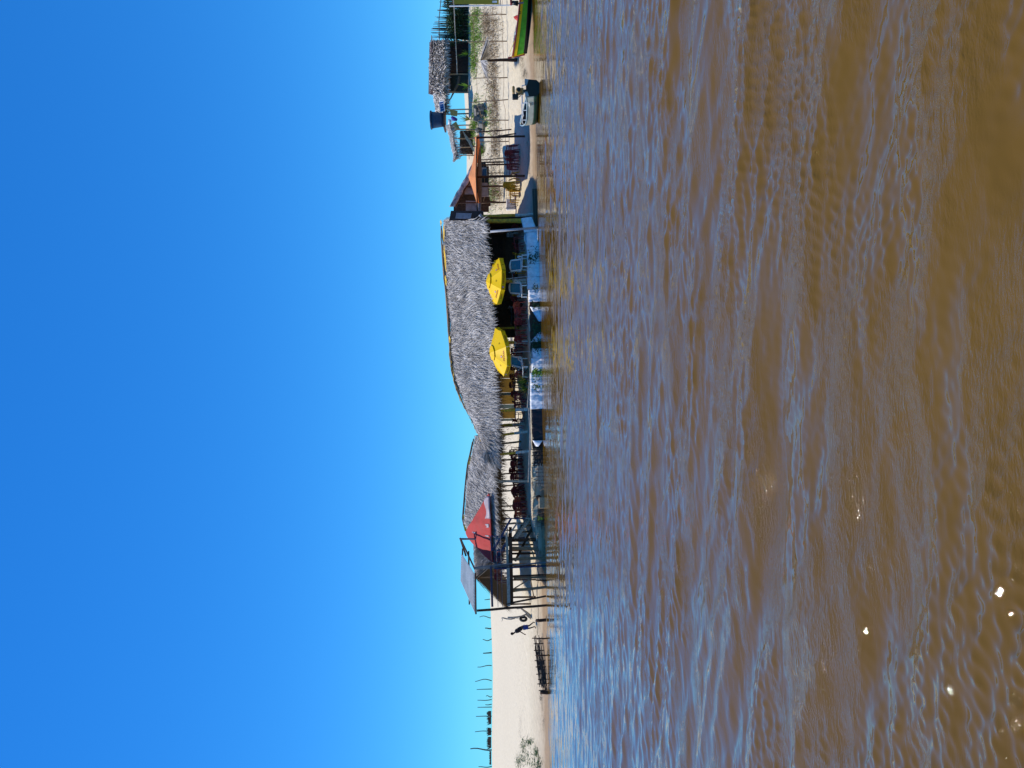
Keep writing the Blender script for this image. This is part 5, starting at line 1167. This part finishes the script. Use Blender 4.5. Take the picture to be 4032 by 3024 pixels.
for (sx_, s_, lb) in [(1853, 210, 'small palm seedling on the slope in front of the far hut wall'), (1853, 338, 'small palm seedling on the slope at the left corner of the far hut'), (1858, 470, 'small yellowing palm seedling on the slope below the water tank')]:
    f_ = foot(sx_, s_); spiky('palm_seedling', lb, f_, 12, 1.1, int(s_), ('leafbright',) if s_ < 400 else ('leafyellow',), .12, (35, 85), 'palm seedling', 'palm seedlings on the slope')
# banner frame at the picture edge
bn = thing('banner_frame', 'mustard yellow banner stretched on a white pole frame at the far right edge', 'banner', foot(2008, 23)); Db = 56.0
b = MB(); b.quad(P(1787, -120, Db), P(1788, 16, Db), P(1964, 17, Db), P(1964, -120, Db)); bb_ = b.build('banner', M['billboard'], bn, thick=.02)
b = MB(); b.quad(P(1938, 3, Db-.05), P(1938, 11, Db-.05), P(1957, 11, Db-.05), P(1957, 3, Db-.05)); b.build('pale_patch', M['sheet'], bb_, thick=.01)
for s_ in (24, -124): b = MB(); b.tube([P(1769, s_, Db), P(2008, s_-3, Db)-Vector((0, 0, .2))], .055, 8); b.build('post', M['whiteplastic'], bn)
b = MB(); b.tube([P(1784, -124, Db), P(1785, 24, Db)], .03, 7); b.tube([P(1969, -124, Db), P(1970, 24, Db)], .04, 7); b.build('crossbar', M['greywood'], bn)

# ================================================================== left side: dune posts, driftwood, man
random.seed(90)
dp = [(1888, 2431, 1), (1910, 2476, .3), (1901, 2520, .8), (1902, 2572, 0), (1880, 2624, .6), (1871, 2680, 1), (1877, 2715, 0), (1914, 2742, .9), (1880, 2757, .3), (1911, 2776, .2), (1880, 2786, 0), (1874, 2822, .1), (1870, 2880, .3), (1852, 2952, .9), (1884, 3020, .5), (1908, 2360, .1)]
for k, (sx_, s_, cv) in enumerate(dp):
    D = 101.5; a = P(sx_, s_+random.uniform(-2, 2), D); c = P(1936, s_-2, D); b = MB(); pts = []
    for i in range(7):
        t = i/6; pts.append(a.lerp(c, t)+Vector((cv*.15*math.sin(t*5+k), 0, 0)))
    r_ = .085 if k in (1, 3, 13) else .055
    b.tube(pts, [r_*(.8+.4*i/6) for i in range(7)], 6)
    side = ['right of the stair roof', 'short and thick, above the driftwood', 'with a hooked top above the man', 'straight and thick, above the right of the stick fence', 'curved, above the middle of the stick fence', 'kinked twice, above the black stump', 'straight and thin, just left of the kinked one', 'low and slanting beside the straight thin one', 'slightly leaning, left of the low slanting one', 'short and thick beside a straight one', 'straight, standing on a dark tuft', 'with a forked tip behind the spiky tuft', 'thin, rising from the second dark tuft', 'tallest and bent, above the creeping vines', 'at the far left edge of the picture', 'short, seen under the zinc roof'][k]
    tag(b.build('dune_post', M['twig']), 'dead post on the dune crest, '+side, 'post', 'dead posts along the dune crest')
for k, (s0, s1, lb) in enumerate([(2800, 2850, 'dark spiky tuft on the dune crest behind a forked tipped post'), (2868, 2894, 'small dark tuft on the dune crest left of the largest one'), (2902, 2944, 'low dark tuft on the dune crest right of the tallest bent post'), (2958, 3010, 'ragged low scrub on the dune crest at the left edge')]):
    b = MB(); random.seed(100+k)
    for i in range(90):
        s_ = random.uniform(s0, s1); p = P(1934, s_, 101.2); h_ = random.uniform(.1, .55 if k < 3 else .25)
        b.blade(p, Vector((random.gauss(0, .22), random.gauss(0, .1), 1)), Vector((0, -1, 0)), h_*1.3, .16, droop=0, seg=2)
    tag(b.build('dune_scrub', M['twig']), lb, 'scrub', 'scrub along the dune crest')
# driftwood tree
tf = foot(2093, 2430); dt = thing('driftwood_tree', 'bleached forked driftwood tree planted in the sand right of the man', 'driftwood', tf); Dt = tf.y
def dwp(*pts, r=(.05, .03), m='drift', name='limb'):
    q = [P(a, b_, Dt) for a, b_ in pts]; b = MB(); b.tube(q, [r[0]+(r[1]-r[0])*i/(len(q)-1) for i in range(len(q))], 7); return b.build(name, M[m], dt, True)
dwp((2098, 2440), (2086, 2432), (2072, 2419), (2055, 2427), (2036, 2430), (2020, 2431), (1999, 2431), r=(.09, .05), m='greywood', name='trunk')
dwp((2028, 2434), (2012, 2438), (1996, 2437), (1982, 2433), (1975, 2433), r=(.055, .04)); dwp((1975, 2433), (1979, 2440), (1975, 2447), r=(.03, .02))
dwp((2092, 2428), (2074, 2412), (2062, 2404), (2050, 2394), (2036, 2397), (2032, 2392), r=(.10, .045), m='greywood'); dwp((2095, 2440), (2098, 2420), (2104, 2398), r=(.06, .03))
ty = P(2061, 2437, Dt-.2); tyr = thing('tyre', 'old black tyre hanging from the driftwood tree', 'tyre', ty); b = MB(); nR, nr = 26, 10; Mt = Matrix.Rotation(R(74), 3, 'Z') @ Matrix.Rotation(R(90), 3, 'X'); vs = []
for i in range(nR):
    for j in range(nr):
        a, c = 2*math.pi*i/nR, 2*math.pi*j/nr; rr = .22+.085*math.cos(c); vs.append(ty+Mt @ Vector((rr*math.cos(a), rr*math.sin(a), .10*math.sin(c))))
b.add(vs, [(i*nr+j, i*nr+(j+1) % nr, ((i+1) % nR)*nr+(j+1) % nr, ((i+1) % nR)*nr+j) for i in range(nR) for j in range(nr)]); b.build('tread', M['rubber'], tyr, True)
b = MB(); b.tube([P(2030, 2434, Dt), ty+Vector((0, 0, .28))], .014, 5); tag(b.build('tyre_rope', M['rope']), 'thin rope holding the hanging tyre', 'rope')

# ---- the man: one continuous skinned body, clothes as parts
mf = foot(2112, 2466); man = thing('person', 'person in a dark shirt and blue shorts walking left along the beach, leaning forward', 'person', mf)
def skin_body(name, nodes, edges, m, parent, lvl=2):
    me = bpy.data.meshes.new(name); me.from_pydata([(-x, y, z) for x, y, z, r in nodes], edges, []); o = bpy.data.objects.new(name, me); COL.objects.link(o); o.parent = parent; me.materials.append(m)
    sk = o.modifiers.new('skin', 'SKIN'); sk.use_smooth_shade = True
    if not me.skin_vertices: me.skin_vertices.new()
    for i, (x, y, z, r) in enumerate(nodes): me.skin_vertices[0].data[i].radius = (r, r) if not isinstance(r, tuple) else r; me.skin_vertices[0].data[i].use_root = (i == 0)
    ss = o.modifiers.new('sub', 'SUBSURF'); ss.levels = lvl; ss.render_levels = lvl
    return o
# x = walking direction (to the left of the picture), z up
N_ = [(.06, 0, .90, (.13, .15)), (.14, 0, 1.08, (.11, .13)), (.24, 0, 1.27, (.12, .15)), (.32, 0, 1.38, (.09, .13)), (.38, 0, 1.46, .05), (.44, 0, 1.53, .055), (.49, 0, 1.62, (.095, .08)), (.50, 0, 1.70, (.085, .07)),  # 0-7 spine, neck, head
      (.05, -.09, .82, .085), (.10, -.10, .48, .055), (-.02, -.10, .08, .035), (.12, -.10, .03, .03),      # 8-11 near leg
      (.05, .09, .82, .085), (-.02, .10, .47, .055), (-.26, .10, .16, .035), (-.20, .10, .06, .03),          # 12-15 far leg pushing off
      (.32, -.19, 1.36, .055), (.26, -.24, 1.10, .042), (.42, -.22, .88, .032), (.47, -.21, .80, .03),     # 16-19 near arm
      (.32, .19, 1.36, .055), (.14, .24, 1.14, .042), (.02, .24, .90, .032), (.0, .23, .82, .03),           # 20-23 far arm
      (.55, 0, 1.60, .02)]                                                                                  # 24 nose
Ed = [(0, 1), (1, 2), (2, 3), (3, 4), (4, 5), (5, 6), (6, 7), (0, 8), (8, 9), (9, 10), (10, 11), (0, 12), (12, 13), (13, 14), (14, 15), (3, 16), (16, 17), (17, 18), (18, 19), (3, 20), (20, 21), (21, 22), (22, 23), (6, 24)]
for base, sx_, sy_ in ((19, 1, 0), (23, .4, 0)):      # five fingers on each hand
    hx, hy, hz, _ = N_[base]
    for k, (dx, dy, dz_, L_) in enumerate([(.030, 0, -.01, .045), (.022, 0, -.05, .07), (.008, 0, -.055, .075), (-.008, 0, -.052, .07), (-.022, 0, -.04, .055)]):
        i0 = len(N_); N_.append((hx+dx*.9, hy, hz+dz_*.6, .010)); N_.append((hx+dx*1.3, hy+.012, hz+dz_-L_*.5, .008)); Ed += [(base, i0), (i0, i0+1)]
body = skin_body('body', N_, Ed, M['skin'], man)
sh_n = [(.09, 0, .95, (.145, .17)), (.15, 0, 1.09, (.13, .16)), (.24, 0, 1.27, (.135, .17)), (.32, 0, 1.385, (.10, .14)), (.365, 0, 1.43, .075), (.32, -.20, 1.36, .075), (.27, -.25, 1.17, .062), (.32, .20, 1.36, .075), (.18, .25, 1.19, .062)]
skin_body('shirt', sh_n, [(0, 1), (1, 2), (2, 3), (3, 4), (3, 5), (5, 6), (3, 7), (7, 8)], M['shirt'], man)
so_n = [(.07, 0, .93, (.15, .17)), (.05, -.09, .80, .12), (.08, -.11, .52, .11), (.05, .09, .80, .12), (.0, .11, .52, .11)]
skin_body('shorts', so_n, [(0, 1), (1, 2), (0, 3), (3, 4)], M['shorts'], man)
b = MB(); b.lathe((-.475, 0, 1.68), [(.02, .09), (.075, .06), (.10, .0), (.10, -.05), (.06, -.09)], 12); b.build('hair', M['hair'], man, True, local=True)

# ---- low growth and litter on the sand
def litter(name, label, cat, cells, n, m, L=.2, wd=.02, seed=0, flat=True, kind='stuff', dz=.015):
    random.seed(seed); b = MB()
    for i in range(n):
        sx_, s_, rs_, rv_ = random.choice(cells); f_ = foot(random.gauss(sx_, rs_), random.gauss(s_, rv_)); a = random.uniform(0, 6.28)
        d = Vector((math.cos(a), math.sin(a), random.uniform(.0, .25) if flat else random.uniform(.2, 1)))
        b.blade(f_+Vector((0, 0, dz)), d, Vector((0, 0, 1)), L*random.uniform(.4, 1.4), wd*random.uniform(.6, 1.4), droop=.1, seg=2)
    return tag(b.build(name, M[m]), label, cat, kind=kind)
litter('beach_vines', 'loose green creeping vines on the pale dune at the far left', 'vines', [(2055, 2990, 10, 16), (2075, 2975, 14, 22), (2100, 3000, 12, 18), (2112, 2960, 6, 10), (2060, 2935, 5, 14), (2085, 2920, 8, 8), (2120, 3010, 8, 12), (2040, 3000, 6, 14)], 1500, 'leaf', .2, .11, 1)
litter('vine_runners', 'thin brown runners of the creeping vines on the dune at the far left', 'runners', [(2060, 2970, 16, 30), (2090, 2960, 18, 30), (2050, 2850, 3, 24)], 160, 'twig', .9, .015, 2)
litter('shore_straw', 'line of dry brown straw washed up along the waterline', 'straw', [(2136, 2780, 3, 30), (2142, 2850, 3, 20), (2130, 2745, 3, 12), (2110, 2520, 5, 40), (2120, 2440, 4, 30)], 500, 'twig', .22, .02, 3)
litter('dry_reeds', 'tangle of dry reeds on the wet sand between the green and the white boat', 'reeds', [(2056, 255, 7, 24), (2048, 230, 6, 10), (2068, 290, 6, 10), (2080, 560, 4, 40), (2082, 640, 4, 40)], 700, 'straw', .45, .02, 4)
litter('slope_grass', 'scattered green grass on the sand slope below the far hut', 'grass', [(1862, 100, 8, 30), (1870, 180, 10, 30), (1880, 60, 12, 20), (1868, 250, 8, 25), (1885, 140, 12, 25), (1900, 590, 5, 8), (1868, 500, 6, 30), (1880, 440, 8, 30), (1930, 760, 18, 30), (1915, 460, 20, 40)], 3600, 'leafbright', .42, .06, 5, False)
litter('slope_dry_weeds', 'dry brown weeds in a band along the foot of the sand slope', 'weeds', [(1945, 300, 12, 60), (1950, 130, 14, 60), (1950, 430, 10, 50), (1955, 560, 10, 50), (1920, 90, 12, 30), (1940, 690, 22, 60), (1950, 760, 20, 30), (1925, 230, 18, 60)], 4200, 'straw', .5, .045, 6, False)
litter('beach_litter', 'dark leaf litter scattered over the beach sand', 'litter', [(2060, 2650, 30, 120), (2010, 2000, 16, 120), (2000, 1800, 14, 60), (2030, 450, 22, 80), (2010, 200, 16, 90), (2095, 2250, 8, 80)], 420, 'twig', .10, .035, 7)
litter('shore_debris', 'sticks and dark debris along the wet sand below the stairs and dining shelter', 'debris', [(2118, 1980, 7, 60), (2122, 2080, 7, 50), (2128, 2200, 6, 70), (2112, 1900, 5, 40), (2095, 2000, 5, 80)], 420, 'wood', .4, .05, 8)
litter('dune_weeds', 'sparse dry tufts scattered on the sand behind the bar', 'weeds', [(2010, 1750, 12, 60), (2005, 1950, 12, 80), (2000, 1690, 10, 30)], 300, 'straw', .3, .04, 9, False)
